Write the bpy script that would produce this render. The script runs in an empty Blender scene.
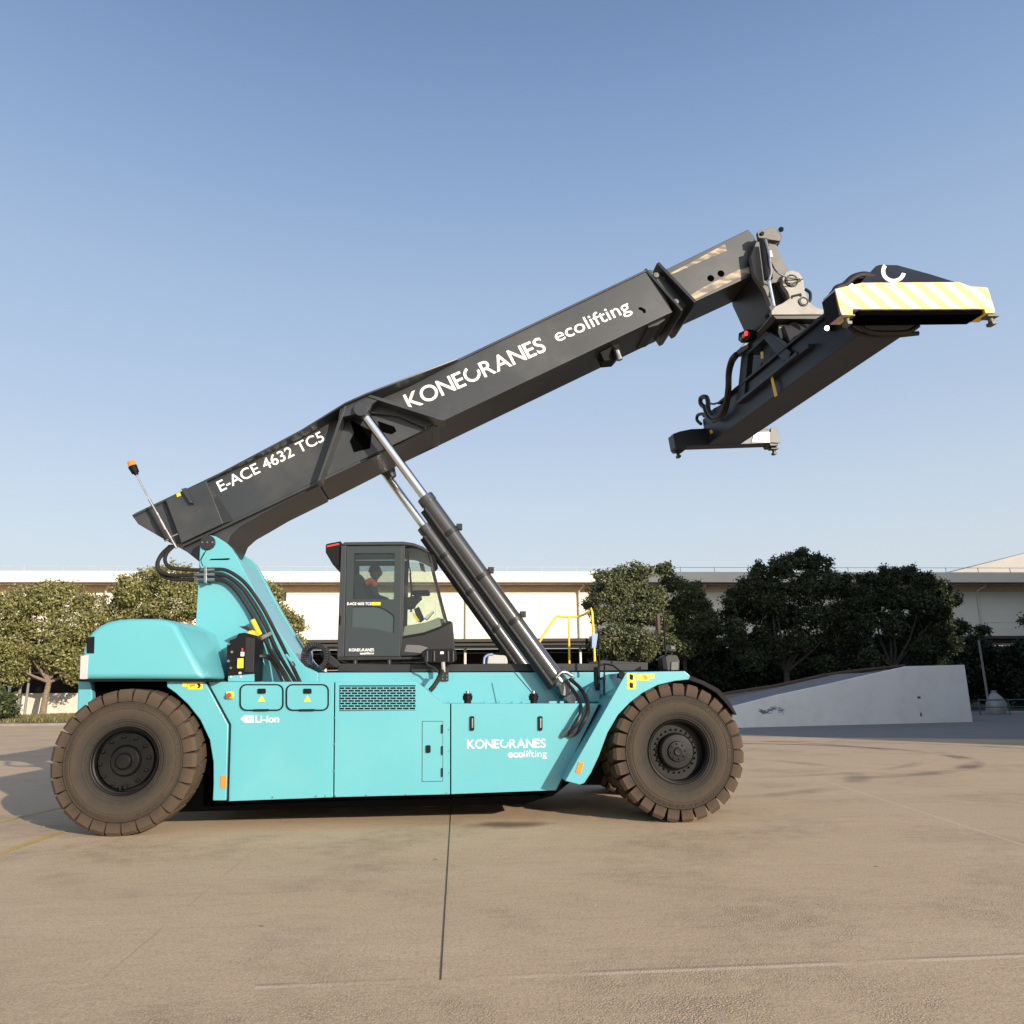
import bpy, math, random
import numpy as np
from mathutils import Vector, Matrix
from mathutils.geometry import tessellate_polygon
random.seed(7); RNG = np.random.default_rng(11)
S = bpy.context.scene; COL = S.collection
PI = math.pi

# ------------------------------------------------------------ camera
CP = (4.018, -10.915, 1.6864); YAW, PIT, ROL, FPX = 8.297e-2, .223744, -.0110376, 797.42
F = Vector((math.sin(YAW)*math.cos(PIT), math.cos(YAW)*math.cos(PIT), math.sin(PIT)))
R0 = Vector((math.cos(YAW), -math.sin(YAW), 0)); U0 = R0.cross(F)
R = R0*math.cos(ROL)+U0*math.sin(ROL); U = -R0*math.sin(ROL)+U0*math.cos(ROL)
cam = bpy.data.cameras.new('camera'); co = bpy.data.objects.new('camera', cam); COL.objects.link(co)
co.matrix_world = Matrix((( R.x, U.x, -F.x, CP[0]), (R.y, U.y, -F.y, CP[1]), (R.z, U.z, -F.z, CP[2]), (0,0,0,1)))
cam.sensor_width = 36; cam.lens = FPX/1024*36; cam.clip_end = 3000; cam.clip_start = .1
S.camera = co

class Frame:
    """a local frame u, v, w; tr() reads a measured outline point on the plane v = const"""
    def __init__(s, o=(0,0,0), u=(1,0,0), v=(0,1,0), w=(0,0,1)):
        s.o, s.u, s.v, s.w = map(Vector, (o,u,v,w))
    def tr(s, px, py, v):
        d = F + R*((px-512)/FPX) - U*((py-512)/FPX); c = Vector(CP)-s.o
        k = (v-c.dot(s.v))/d.dot(s.v); p = c+d*k
        return (p.dot(s.u), p.dot(s.w))
    def P(s, u, v, w): return s.o+s.u*u+s.v*v+s.w*w
W = Frame()
def V3(px, py, y): a = W.tr(px, py, y); return Vector((a[0], y, a[1]))
def gnd(px, py, z=0):
    d = F + R*((px-512)/FPX) - U*((py-512)/FPX); k = (z-CP[2])/d.z
    return Vector(CP)+d*k

# ------------------------------------------------------------ materials
def srgb(r, g, b): return tuple((c/255/12.92 if c/255 <= .04045 else ((c/255+.055)/1.055)**2.4) for c in (r,g,b))
def nt(m): return m.node_tree.nodes, m.node_tree.links
def mat(name, col, rough=.5, metal=0, var=.06, scale=3., bump=0, bscale=40., dirt=None, spec=.5, coat=0, dscale=1.2):
    m = bpy.data.materials.new(name); m.use_nodes = True; n, l = nt(m); b = n['Principled BSDF']
    b.inputs['Roughness'].default_value = rough; b.inputs['Metallic'].default_value = metal
    b.inputs['Specular IOR Level'].default_value = spec; b.inputs['Coat Weight'].default_value = coat
    b.inputs['Coat Roughness'].default_value = .12
    tc = n.new('ShaderNodeTexCoord'); no = n.new('ShaderNodeTexNoise'); no.inputs['Scale'].default_value = scale
    no.inputs['Detail'].default_value = 6
    l.new(tc.outputs['Object'], no.inputs['Vector'])
    mr = n.new('ShaderNodeMapRange'); mr.inputs[1].default_value = .3; mr.inputs[2].default_value = .7
    mr.inputs[3].default_value = 1-var; mr.inputs[4].default_value = 1+var; l.new(no.outputs['Fac'], mr.inputs[0])
    vm = n.new('ShaderNodeVectorMath'); vm.operation = 'SCALE'; vm.inputs[0].default_value = col[:3]
    l.new(mr.outputs[0], vm.inputs['Scale']); out = vm.outputs[0]
    if dirt:
        dcol, amt = dirt
        n2 = n.new('ShaderNodeTexNoise'); n2.inputs['Scale'].default_value = dscale; n2.inputs['Detail'].default_value = 9
        n2.inputs['Roughness'].default_value = .65; l.new(tc.outputs['Object'], n2.inputs['Vector'])
        m2 = n.new('ShaderNodeMapRange'); m2.inputs[1].default_value = .48; m2.inputs[2].default_value = .75
        m2.inputs[4].default_value = amt; l.new(n2.outputs['Fac'], m2.inputs[0])
        mx = n.new('ShaderNodeMix'); mx.data_type = 'RGBA'; l.new(m2.outputs[0], mx.inputs[0])
        l.new(out, mx.inputs[6]); mx.inputs[7].default_value = (*dcol[:3], 1); out = mx.outputs[2]
        ra = n.new('ShaderNodeMath'); ra.operation = 'MULTIPLY_ADD'; l.new(m2.outputs[0], ra.inputs[0])
        ra.inputs[1].default_value = .25; ra.inputs[2].default_value = rough; l.new(ra.outputs[0], b.inputs['Roughness'])
    l.new(out, b.inputs['Base Color'])
    if bump:
        n3 = n.new('ShaderNodeTexNoise'); n3.inputs['Scale'].default_value = bscale; n3.inputs['Detail'].default_value = 4
        l.new(tc.outputs['Object'], n3.inputs['Vector'])
        bp = n.new('ShaderNodeBump'); bp.inputs['Strength'].default_value = bump; bp.inputs['Distance'].default_value = .01
        l.new(n3.outputs['Fac'], bp.inputs['Height']); l.new(bp.outputs[0], b.inputs['Normal'])
    return m

M = {}
M['teal'] = mat('teal_paint', (.100,.370,.420), .32, var=.03, scale=1.3, coat=.35, dirt=((.30,.42,.38), .10), bump=.02, bscale=6)
M['boom'] = mat('grey_paint', (.026,.030,.034), .38, var=.10, scale=1.5, dirt=((.10,.095,.085), .30), bump=.04, bscale=8)
M['cyl'] = mat('glossy_cylinder_paint', (.035,.035,.036), .20, var=.1, scale=3, spec=.9, coat=.6, dirt=((.08,.075,.065), .2))
M['dark'] = mat('dark_paint', (.016,.017,.019), .42, var=.15, dirt=((.05,.045,.04), .3), spec=.35)
M['spread'] = mat('spreader_paint', (.016,.020,.027), .40, var=.12, dirt=((.05,.045,.04), .25), spec=.35)
M['black'] = mat('black_plastic', (.007,.007,.008), .62, var=.15, spec=.16)
M['void'] = mat('recess_shade', (.002,.002,.002), .95, spec=0)  # near black: shade of holes and recesses put into the colour
M['headp'] = mat('boom_head_paint', (.105,.102,.096), .5, var=.12, scale=4, dirt=((.06,.05,.04), .5))
M['hose'] = mat('rubber_hose', (.018,.014,.012), .42, var=.2, scale=8, spec=.35)
M['tyre0'] = mat('dusty_rubber', (.040,.031,.025), .85, var=.25, scale=5, bump=.6, bscale=35, dirt=((.115,.083,.057), .85), dscale=2.2, spec=.2)
def tyre_mat():
    m = mat('dusty_rubber', (.036,.030,.026), .85, var=.12, scale=6, bump=.5, bscale=35, spec=.2); n, l = nt(m); b = n['Principled BSDF']
    tc = n.new('ShaderNodeTexCoord'); mp = n.new('ShaderNodeMapping'); mp.inputs['Scale'].default_value = (1,0,1); l.new(tc.outputs['Object'], mp.inputs[0])
    ln = n.new('ShaderNodeVectorMath'); ln.operation = 'LENGTH'; l.new(mp.outputs[0], ln.inputs[0])
    no = n.new('ShaderNodeTexNoise'); no.inputs['Scale'].default_value = 4; no.inputs['Detail'].default_value = 9; no.inputs['Roughness'].default_value = .7; l.new(tc.outputs['Object'], no.inputs['Vector'])
    ad = n.new('ShaderNodeMath'); ad.operation = 'MULTIPLY_ADD'; l.new(no.outputs['Fac'], ad.inputs[0]); ad.inputs[1].default_value = .22; l.new(ln.outputs['Value'], ad.inputs[2])
    cr = n.new('ShaderNodeValToRGB'); l.new(ad.outputs[0], cr.inputs[0]); e = cr.color_ramp.elements
    e[0].position = .50; e[0].color = (.024,.021,.019,1); e[1].position = 1.0; e[1].color = (.080,.056,.039,1)
    for p, c in ((.62,(.040,.034,.028,1)), (.74,(.058,.045,.034,1)), (.83,(.040,.032,.025,1)), (.90,(.064,.046,.033,1))): e.new(p).color = c
    l.new(cr.outputs[0], b.inputs['Base Color']); return m
M['tyre'] = tyre_mat()
M['rim'] = mat('rim_paint', (.006,.006,.006), .45, var=.2, scale=6, dirt=((.04,.034,.027), .3), spec=.22)
M['chrome'] = mat('chrome_rod', (.80,.80,.80), .14, 1, var=.05)
M['steel'] = mat('bare_steel', (.34,.33,.32), .38, 1, var=.3, scale=12)
M['yoke'] = mat('primer_grey', (.29,.275,.25), .55, var=.12, scale=4, dirt=((.12,.09,.06), .55))
M['white'] = mat('white_vinyl', (.82,.82,.80), .5, var=.03)
M['yellow'] = mat('yellow_paint', (.80,.52,.03), .45, var=.06)
M['ydecal'] = mat('yellow_decal', (.85,.62,.03), .45, var=.04)
M['orange'] = mat('orange_plastic', (.85,.22,.02), .3, var=.05)
M['red'] = mat('red_plastic', (.65,.03,.02), .35, var=.05)
M['skin'] = mat('skin', (.45,.22,.15), .6); M['cloth'] = mat('dark_cloth', (.03,.035,.05), .9)
M['hivis'] = mat('orange_vest', (.75,.12,.03), .8)
M['grey'] = mat('light_grey_panel', (.42,.43,.42), .5)
M['blue'] = mat('blue_tag', (.25,.33,.55), .4)
M['green'] = mat('green_lens', (.02,.25,.12), .3)
M['cushion'] = mat('seat_fabric', (.02,.022,.025), .9)
M['cream'] = mat('cream_dash', (.20,.21,.18), .6)

def emit(name, col, st):
    m = bpy.data.materials.new(name); m.use_nodes = True; b = m.node_tree.nodes['Principled BSDF']
    b.inputs['Base Color'].default_value = (*col,1); b.inputs['Emission Color'].default_value = (*col,1); b.inputs['Emission Strength'].default_value = st; return m
M['lamp'] = emit('lit_lamp', (1,.97,.9), 12); M['redlamp'] = emit('lit_red_lamp', (1,.03,.05), 1.6)

def glass(name, tint, refl=.9, opac=.0, base=(.05,.06,.06)):
    m = bpy.data.materials.new(name); m.use_nodes = True; n, l = nt(m); n.remove(n['Principled BSDF'])
    o = n['Material Output']; t = n.new('ShaderNodeBsdfTransparent'); t.inputs[0].default_value = (*tint,1)
    g = n.new('ShaderNodeBsdfGlossy'); g.inputs['Roughness'].default_value = .02
    fr = n.new('ShaderNodeFresnel'); fr.inputs[0].default_value = 1.5
    ge = n.new('ShaderNodeNewGeometry')
    ior = n.new('ShaderNodeMapRange'); l.new(ge.outputs['Backfacing'], ior.inputs[0]); ior.inputs[3].default_value = 1.5; ior.inputs[4].default_value = 1/1.5
    l.new(ior.outputs[0], fr.inputs[0])
    ml = n.new('ShaderNodeMath'); ml.operation = 'MULTIPLY'; ml.inputs[1].default_value = refl; l.new(fr.outputs[0], ml.inputs[0])
    x = n.new('ShaderNodeMixShader'); l.new(ml.outputs[0], x.inputs[0]); l.new(t.outputs[0], x.inputs[1]); l.new(g.outputs[0], x.inputs[2])
    last = x
    if opac:
        d = n.new('ShaderNodeBsdfDiffuse'); d.inputs[0].default_value = (*base,1)
        y = n.new('ShaderNodeMixShader'); y.inputs[0].default_value = opac; l.new(x.outputs[0], y.inputs[1]); l.new(d.outputs[0], y.inputs[2]); last = y
    l.new(last.outputs[0], o.inputs[0]); return m
M['glass'] = glass('window_glass', (.86,.90,.86)); M['tint'] = glass('tinted_glass', (.66,.72,.72), 1.0, .08, (.10,.13,.14))
M['tint3'] = glass('blacked_glass', (.1,.12,.13), 1.2, .75, (.055,.068,.073)); M['tint2'] = glass('dark_tinted_glass', (.30,.37,.39), 1.2, .42, (.11,.15,.16))

def stripes():
    m = mat('hazard_stripes', (1,1,1), .5, var=.05); n, l = nt(m); b = n['Principled BSDF']
    tc = n.new('ShaderNodeTexCoord'); sx = n.new('ShaderNodeSeparateXYZ'); l.new(tc.outputs['Object'], sx.inputs[0])
    # diagonal bands in the beam's own face
    a = n.new('ShaderNodeMath'); a.operation = 'MULTIPLY_ADD'; l.new(sx.outputs[2], a.inputs[0]); a.inputs[1].default_value = .95; l.new(sx.outputs[0], a.inputs[2])
    w = n.new('ShaderNodeMath'); w.operation = 'MULTIPLY'; l.new(a.outputs[0], w.inputs[0]); w.inputs[1].default_value = 1/.30
    f = n.new('ShaderNodeMath'); f.operation = 'FRACT'; l.new(w.outputs[0], f.inputs[0])
    r = n.new('ShaderNodeMapRange'); r.inputs[1].default_value = .48; r.inputs[2].default_value = .52; l.new(f.outputs[0], r.inputs[0])
    x = n.new('ShaderNodeMix'); x.data_type = 'RGBA'; l.new(r.outputs[0], x.inputs[0])
    x.inputs[6].default_value = (.80,.56,.12,1); x.inputs[7].default_value = (.50,.43,.40,1)
    no = n.new('ShaderNodeTexNoise'); no.inputs['Scale'].default_value = 2.3; no.inputs['Detail'].default_value = 8; l.new(tc.outputs['Object'], no.inputs['Vector'])
    r2 = n.new('ShaderNodeMapRange'); r2.inputs[1].default_value = .58; r2.inputs[2].default_value = .72; r2.inputs[4].default_value = .5; l.new(no.outputs['Fac'], r2.inputs[0])
    x2 = n.new('ShaderNodeMix'); x2.data_type = 'RGBA'; l.new(r2.outputs[0], x2.inputs[0]); l.new(x.outputs[2], x2.inputs[6]); x2.inputs[7].default_value = (.30,.25,.20,1)
    l.new(x2.outputs[2], b.inputs['Base Color']); return m
M['stripes'] = stripes()
def grease():
    m = mat('dried_grease', (.66,.55,.38), .6); n, l = nt(m); b = n['Principled BSDF']
    tc = n.new('ShaderNodeTexCoord'); no = n.new('ShaderNodeTexNoise'); no.inputs['Scale'].default_value = 5; no.inputs['Detail'].default_value = 8
    mp = n.new('ShaderNodeMapping'); mp.inputs['Scale'].default_value = (.6,1,2.2); mp.inputs['Rotation'].default_value = (0,.45,0)
    l.new(tc.outputs['Object'], mp.inputs[0]); l.new(mp.outputs[0], no.inputs['Vector'])
    r = n.new('ShaderNodeMapRange'); r.inputs[1].default_value = .42; r.inputs[2].default_value = .58; l.new(no.outputs['Fac'], r.inputs[0])
    x = n.new('ShaderNodeMix'); x.data_type = 'RGBA'; l.new(r.outputs[0], x.inputs[0]); x.inputs[6].default_value = (.13,.11,.09,1); x.inputs[7].default_value = (.40,.33,.23,1)
    l.new(x.outputs[2], b.inputs['Base Color']); return m
M['grease'] = grease()

def leaf_mat(name, c1, c2, c3):
    m = bpy.data.materials.new(name); m.use_nodes = True; n, l = nt(m); b = n['Principled BSDF']
    g = n.new('ShaderNodeNewGeometry'); cr = n.new('ShaderNodeValToRGB'); l.new(g.outputs['Random Per Island'], cr.inputs[0])
    e = cr.color_ramp.elements; e[0].color = (*c1,1); e[1].color = (*c3,1); e.new(.55).color = (*c2,1)
    l.new(cr.outputs[0], b.inputs['Base Color']); b.inputs['Roughness'].default_value = .5; b.inputs['Specular IOR Level'].default_value = .4
    t = n.new('ShaderNodeBsdfTranslucent'); l.new(cr.outputs[0], t.inputs[0]); x = n.new('ShaderNodeMixShader'); x.inputs[0].default_value = .25
    l.new(b.outputs[0], x.inputs[1]); l.new(t.outputs[0], x.inputs[2]); l.new(x.outputs[0], n['Material Output'].inputs[0]); return m
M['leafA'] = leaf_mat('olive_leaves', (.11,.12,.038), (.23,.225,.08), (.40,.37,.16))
M['leafB'] = leaf_mat('dark_leaves', (.036,.050,.020), (.075,.095,.036), (.15,.17,.07))  # foliage darkened to carry the shade of the right-hand trees
M['leafD'] = leaf_mat('shaded_leaves', (.022,.032,.015), (.042,.056,.024), (.085,.10,.045)); M['leafE'] = leaf_mat('grey_green_leaves', (.06,.075,.035), (.12,.135,.065), (.24,.25,.13)); M['leafC'] = leaf_mat('hedge_leaves', (.015,.024,.010), (.028,.040,.015), (.05,.065,.025))  # first tone deepened further for the trees in shade
M['bark'] = mat('bark', (.20,.15,.11), .9, var=.3, scale=6, bump=.6, bscale=12)
M['barkd'] = mat('dark_bark', (.06,.05,.04), .9, var=.3, scale=6)

def clad(name, col, step, vertical=False, depth=.02):
    m = mat(name, col, .65, var=.04, scale=.4, dirt=(tuple(c*.78 for c in col), .2), dscale=.25); n, l = nt(m); b = n['Principled BSDF']
    tc = n.new('ShaderNodeTexCoord'); w = n.new('ShaderNodeTexWave'); w.wave_type = 'BANDS'; w.bands_direction = 'X' if vertical else 'Z'
    w.wave_profile = 'SAW'; w.inputs['Scale'].default_value = 2*PI/20/step; w.inputs['Distortion'].default_value = 0
    l.new(tc.outputs['Object'], w.inputs['Vector']); bp = n.new('ShaderNodeBump'); bp.inputs['Strength'].default_value = .6; bp.inputs['Distance'].default_value = depth
    l.new(w.outputs['Fac'], bp.inputs['Height']); l.new(bp.outputs[0], b.inputs['Normal']); return m
M['wall'] = clad('cream_cladding', (.82,.78,.67), .8)
M['fascia'] = clad('white_fascia', (.74,.68,.58), .35, True, .01)
M['roofm'] = clad('pale_roof_sheet', (.34,.32,.30), .6, True, .02)
M['plaster'] = mat('white_plaster', (.78,.775,.755), .85, var=.03, scale=.5, bump=.25, bscale=5, dirt=((.50,.48,.44), .28), dscale=1.6)
M['pwall'] = mat('perimeter_plaster', (.62,.57,.48), .85, var=.12, scale=.5, dirt=((.30,.25,.19), .6), dscale=.5)
M['rampd'] = mat('ramp_concrete', (.22,.21,.20), .9, var=.15, bump=.3, bscale=8)
M['inner'] = mat('dock_interior', (.035,.028,.024), .9, var=.3, scale=.5)
M['bay'] = mat('bay_ceiling', (.06,.05,.045), .9)
M['beamw'] = mat('white_steel', (.72,.70,.66), .6)
M['railm'] = mat('dull_rail', (.22,.20,.17), .95, spec=.1); M['polem'] = mat('grey_pole', (.22,.21,.19), .8); M['brown'] = mat('rust_edge', (.10,.06,.045), .9)
M['pipe'] = mat('drain_pipe', (.62,.50,.38), .6)
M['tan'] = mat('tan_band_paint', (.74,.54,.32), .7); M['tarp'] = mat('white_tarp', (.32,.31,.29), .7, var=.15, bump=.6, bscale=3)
M['teald'] = mat('green_rail', (.03,.12,.11), .6)
M['blockw'] = mat('render_wall', (.45,.42,.38), .85, var=.08)
M['kerb'] = mat('kerb_stone', (.24,.21,.18), .9, var=.12, scale=2, bump=.3)
M['grassm'] = mat('verge_soil', (.12,.11,.045), .95, var=.4, scale=2.5, bump=.8, bscale=6)
M['joint'] = mat('joint_filler', (.07,.055,.042), .9, var=.2)

# ---------------------------- concrete yard material
def yard():
    m = bpy.data.materials.new('worn_concrete'); m.use_nodes = True; n, l = nt(m); b = n['Principled BSDF']
    b.inputs['Roughness'].default_value = .82; b.inputs['Specular IOR Level'].default_value = .3
    tc = n.new('ShaderNodeTexCoord'); P = tc.outputs['Object']
    def noise(sc, det=6, ro=.55, stretch=None):
        o = n.new('ShaderNodeTexNoise'); o.inputs['Scale'].default_value = sc; o.inputs['Detail'].default_value = det; o.inputs['Roughness'].default_value = ro
        if stretch:
            mp = n.new('ShaderNodeMapping'); mp.inputs['Scale'].default_value = stretch[0]; mp.inputs['Rotation'].default_value = (0,0,stretch[1]); l.new(P, mp.inputs[0]); l.new(mp.outputs[0], o.inputs['Vector'])
        else: l.new(P, o.inputs['Vector'])
        return o.outputs['Fac']
    def rng(x, a, bb, c=0, d=1):
        r = n.new('ShaderNodeMapRange'); l.new(x, r.inputs[0]); r.inputs[1].default_value = a; r.inputs[2].default_value = bb; r.inputs[3].default_value = c; r.inputs[4].default_value = d; return r.outputs[0]
    def mix(f, a, c):
        x = n.new('ShaderNodeMix'); x.data_type = 'RGBA'
        if hasattr(f, 'node'): l.new(f, x.inputs[0])
        else: x.inputs[0].default_value = f
        l.new(a, x.inputs[6])
        if hasattr(c, 'node'): l.new(c, x.inputs[7])
        else: x.inputs[7].default_value = (*c, 1)
        return x.outputs[2]
    def math_(op, a, c, d=None):
        x = n.new('ShaderNodeMath'); x.operation = op
        for i, v in enumerate((a, c, d)):
            if v is None: continue
            if hasattr(v, 'node'): l.new(v, x.inputs[i])
            else: x.inputs[i].default_value = v
        return x.outputs[0]
    base = n.new('ShaderNodeRGB'); base.outputs[0].default_value = (.64,.465,.295,1)
    c = base.outputs[0]
    c = mix(rng(noise(.12, 5), .35, .7, 0, .55), c, (.50,.385,.26))
    c = mix(rng(noise(.9, 9, .7), .45, .75, 0, .20), c, (.38,.285,.19))
    c = mix(rng(noise(.5, 8, .65, ((.35,2.2,1), .15)), .5, .72, 0, .5), c, (.68,.53,.37))     # pale scuffs along the driving direction
    c = mix(rng(noise(.7, 8, .7, ((.25,3.0,1), -.35)), .56, .70, 0, .18), c, (.26,.19,.13))   # tyre scuffs
    c = mix(rng(noise(7, 7, .75, ((.5,1.5,1), .1)), .47, .72, 0, .38), c, (.30,.22,.15))
    c = mix(rng(noise(34, 4, .75), .46, .66, 0, .50), c, (.25,.20,.14))
    c = mix(rng(noise(90, 2, .7), .48, .66, 0, .60), c, (.20,.165,.115))
    # exposed, crazed aggregate in patches
    vo = n.new('ShaderNodeTexVoronoi'); vo.feature = 'DISTANCE_TO_EDGE'; vo.inputs['Scale'].default_value = 46; l.new(P, vo.inputs['Vector'])
    patch = rng(noise(.42, 5, .6), .50, .62)
    crk = math_('MULTIPLY', rng(vo.outputs['Distance'], .0, .26, 1, 0), math_('MULTIPLY', patch, rng(noise(3.5, 5, .7), .38, .62, .15, 1)))
    c = mix(math_('MULTIPLY', crk, .55), c, (.19,.14,.095))
    # small chips
    v2 = n.new('ShaderNodeTexVoronoi'); v2.inputs['Scale'].default_value = 1.1; l.new(P, v2.inputs['Vector'])
    c = mix(rng(v2.outputs['Distance'], .018, .035, .8, 0), c, (.07,.055,.04))
    sx = n.new('ShaderNodeSeparateXYZ'); l.new(P, sx.inputs[0]); X, Y = sx.outputs[0], sx.outputs[1]
    def blob(cx, cy, rx, ry, col, amt, soft=.6):
        nonlocal c
        a = math_('DIVIDE', math_('SUBTRACT', X, cx), rx); d = math_('DIVIDE', math_('SUBTRACT', Y, cy), ry)
        q = math_('SQRT', math_('ADD', math_('MULTIPLY', a, a), math_('MULTIPLY', d, d)), 0)
        q = math_('ADD', q, rng(noise(2.5, 6), 0, 1, -.55, .55))
        c = mix(rng(q, 1-soft, 1+soft*.3, amt, 0), c, col)
    blob(4.85, .22, .55, .30, (.12,.085,.055), .85)       # oil stain
    blob(7.2, 1.0, .8, .5, (.20,.15,.11), .4)
    blob(5.6, 1.9, .5, .5, (.30,.19,.10), .6)
    def arc(cx, cy, r, w, amt, y0=-999, y1=999):
        nonlocal c
        a = math_('SUBTRACT', X, cx); d = math_('SUBTRACT', Y, cy)
        q = math_('SQRT', math_('ADD', math_('MULTIPLY', a, a), math_('MULTIPLY', d, d)), 0)
        q = math_('ABSOLUTE', math_('SUBTRACT', q, r), 0)
        f = math_('MULTIPLY', rng(q, w*.3, w, amt, 0), rng(noise(.35, 5, .6), .42, .6))
        f = math_('MULTIPLY', f, rng(a, 0, 1.5)); c = mix(f, c, (.07,.055,.045))
    arc(11.5, 10.5, 5.6, .30, .75); arc(13.5, 9.5, 7.2, .28, .6); arc(8, 7, 4.6, .3, .4); arc(10,12,6.6,.22,.5)
    def line(p, q, w, col, amt, brk=False):
        nonlocal c
        dx, dy = q[0]-p[0], q[1]-p[1]; L = math.hypot(dx, dy); ux, uy = dx/L, dy/L
        ax = math_('SUBTRACT', X, p[0]); ay = math_('SUBTRACT', Y, p[1])
        t = math_('ADD', math_('MULTIPLY', ax, ux), math_('MULTIPLY', ay, uy))
        s = math_('ABSOLUTE', math_('SUBTRACT', math_('MULTIPLY', ax, -uy), math_('MULTIPLY', ay, -ux)), 0)
        f = rng(s, w*.6, w, amt, 0)
        f = math_('MULTIPLY', f, math_('MULTIPLY', math_('GREATER_THAN', t, 0), math_('LESS_THAN', t, L)))
        if brk: f = math_('MULTIPLY', f, rng(noise(1.2, 4), .40, .55))
        c = mix(f, c, col)
    line((1.86,1.1), (1.92,-5.3), .010, (.34,.26,.18), .6, True)
    line((2.9,-5.52), (30,-5.42), .022, (.30,.22,.16), .65, True)
    line((2.9,-5.57), (30,-5.47), .03, (.74,.60,.44), .45, True)
    line((11.24,4.65), (10.37,-2.03), .03, (.58,.48,.36), .55)
    line((-30,10.5), (60,10.5), .03, (.2,.15,.11), .5)
    l.new(c, b.inputs['Base Color'])
    bp = n.new('ShaderNodeBump'); bp.inputs['Strength'].default_value = .5; bp.inputs['Distance'].default_value = .012
    h = math_('ADD', math_('MULTIPLY', noise(38, 6, .7), .6), math_('MULTIPLY', crk, -.6)); h = math_('ADD', h, math_('MULTIPLY', noise(3.0, 6, .6), .7))
    l.new(h, bp.inputs['Height']); l.new(bp.outputs[0], b.inputs['Normal'])
    return m
M['yard'] = yard()

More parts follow.
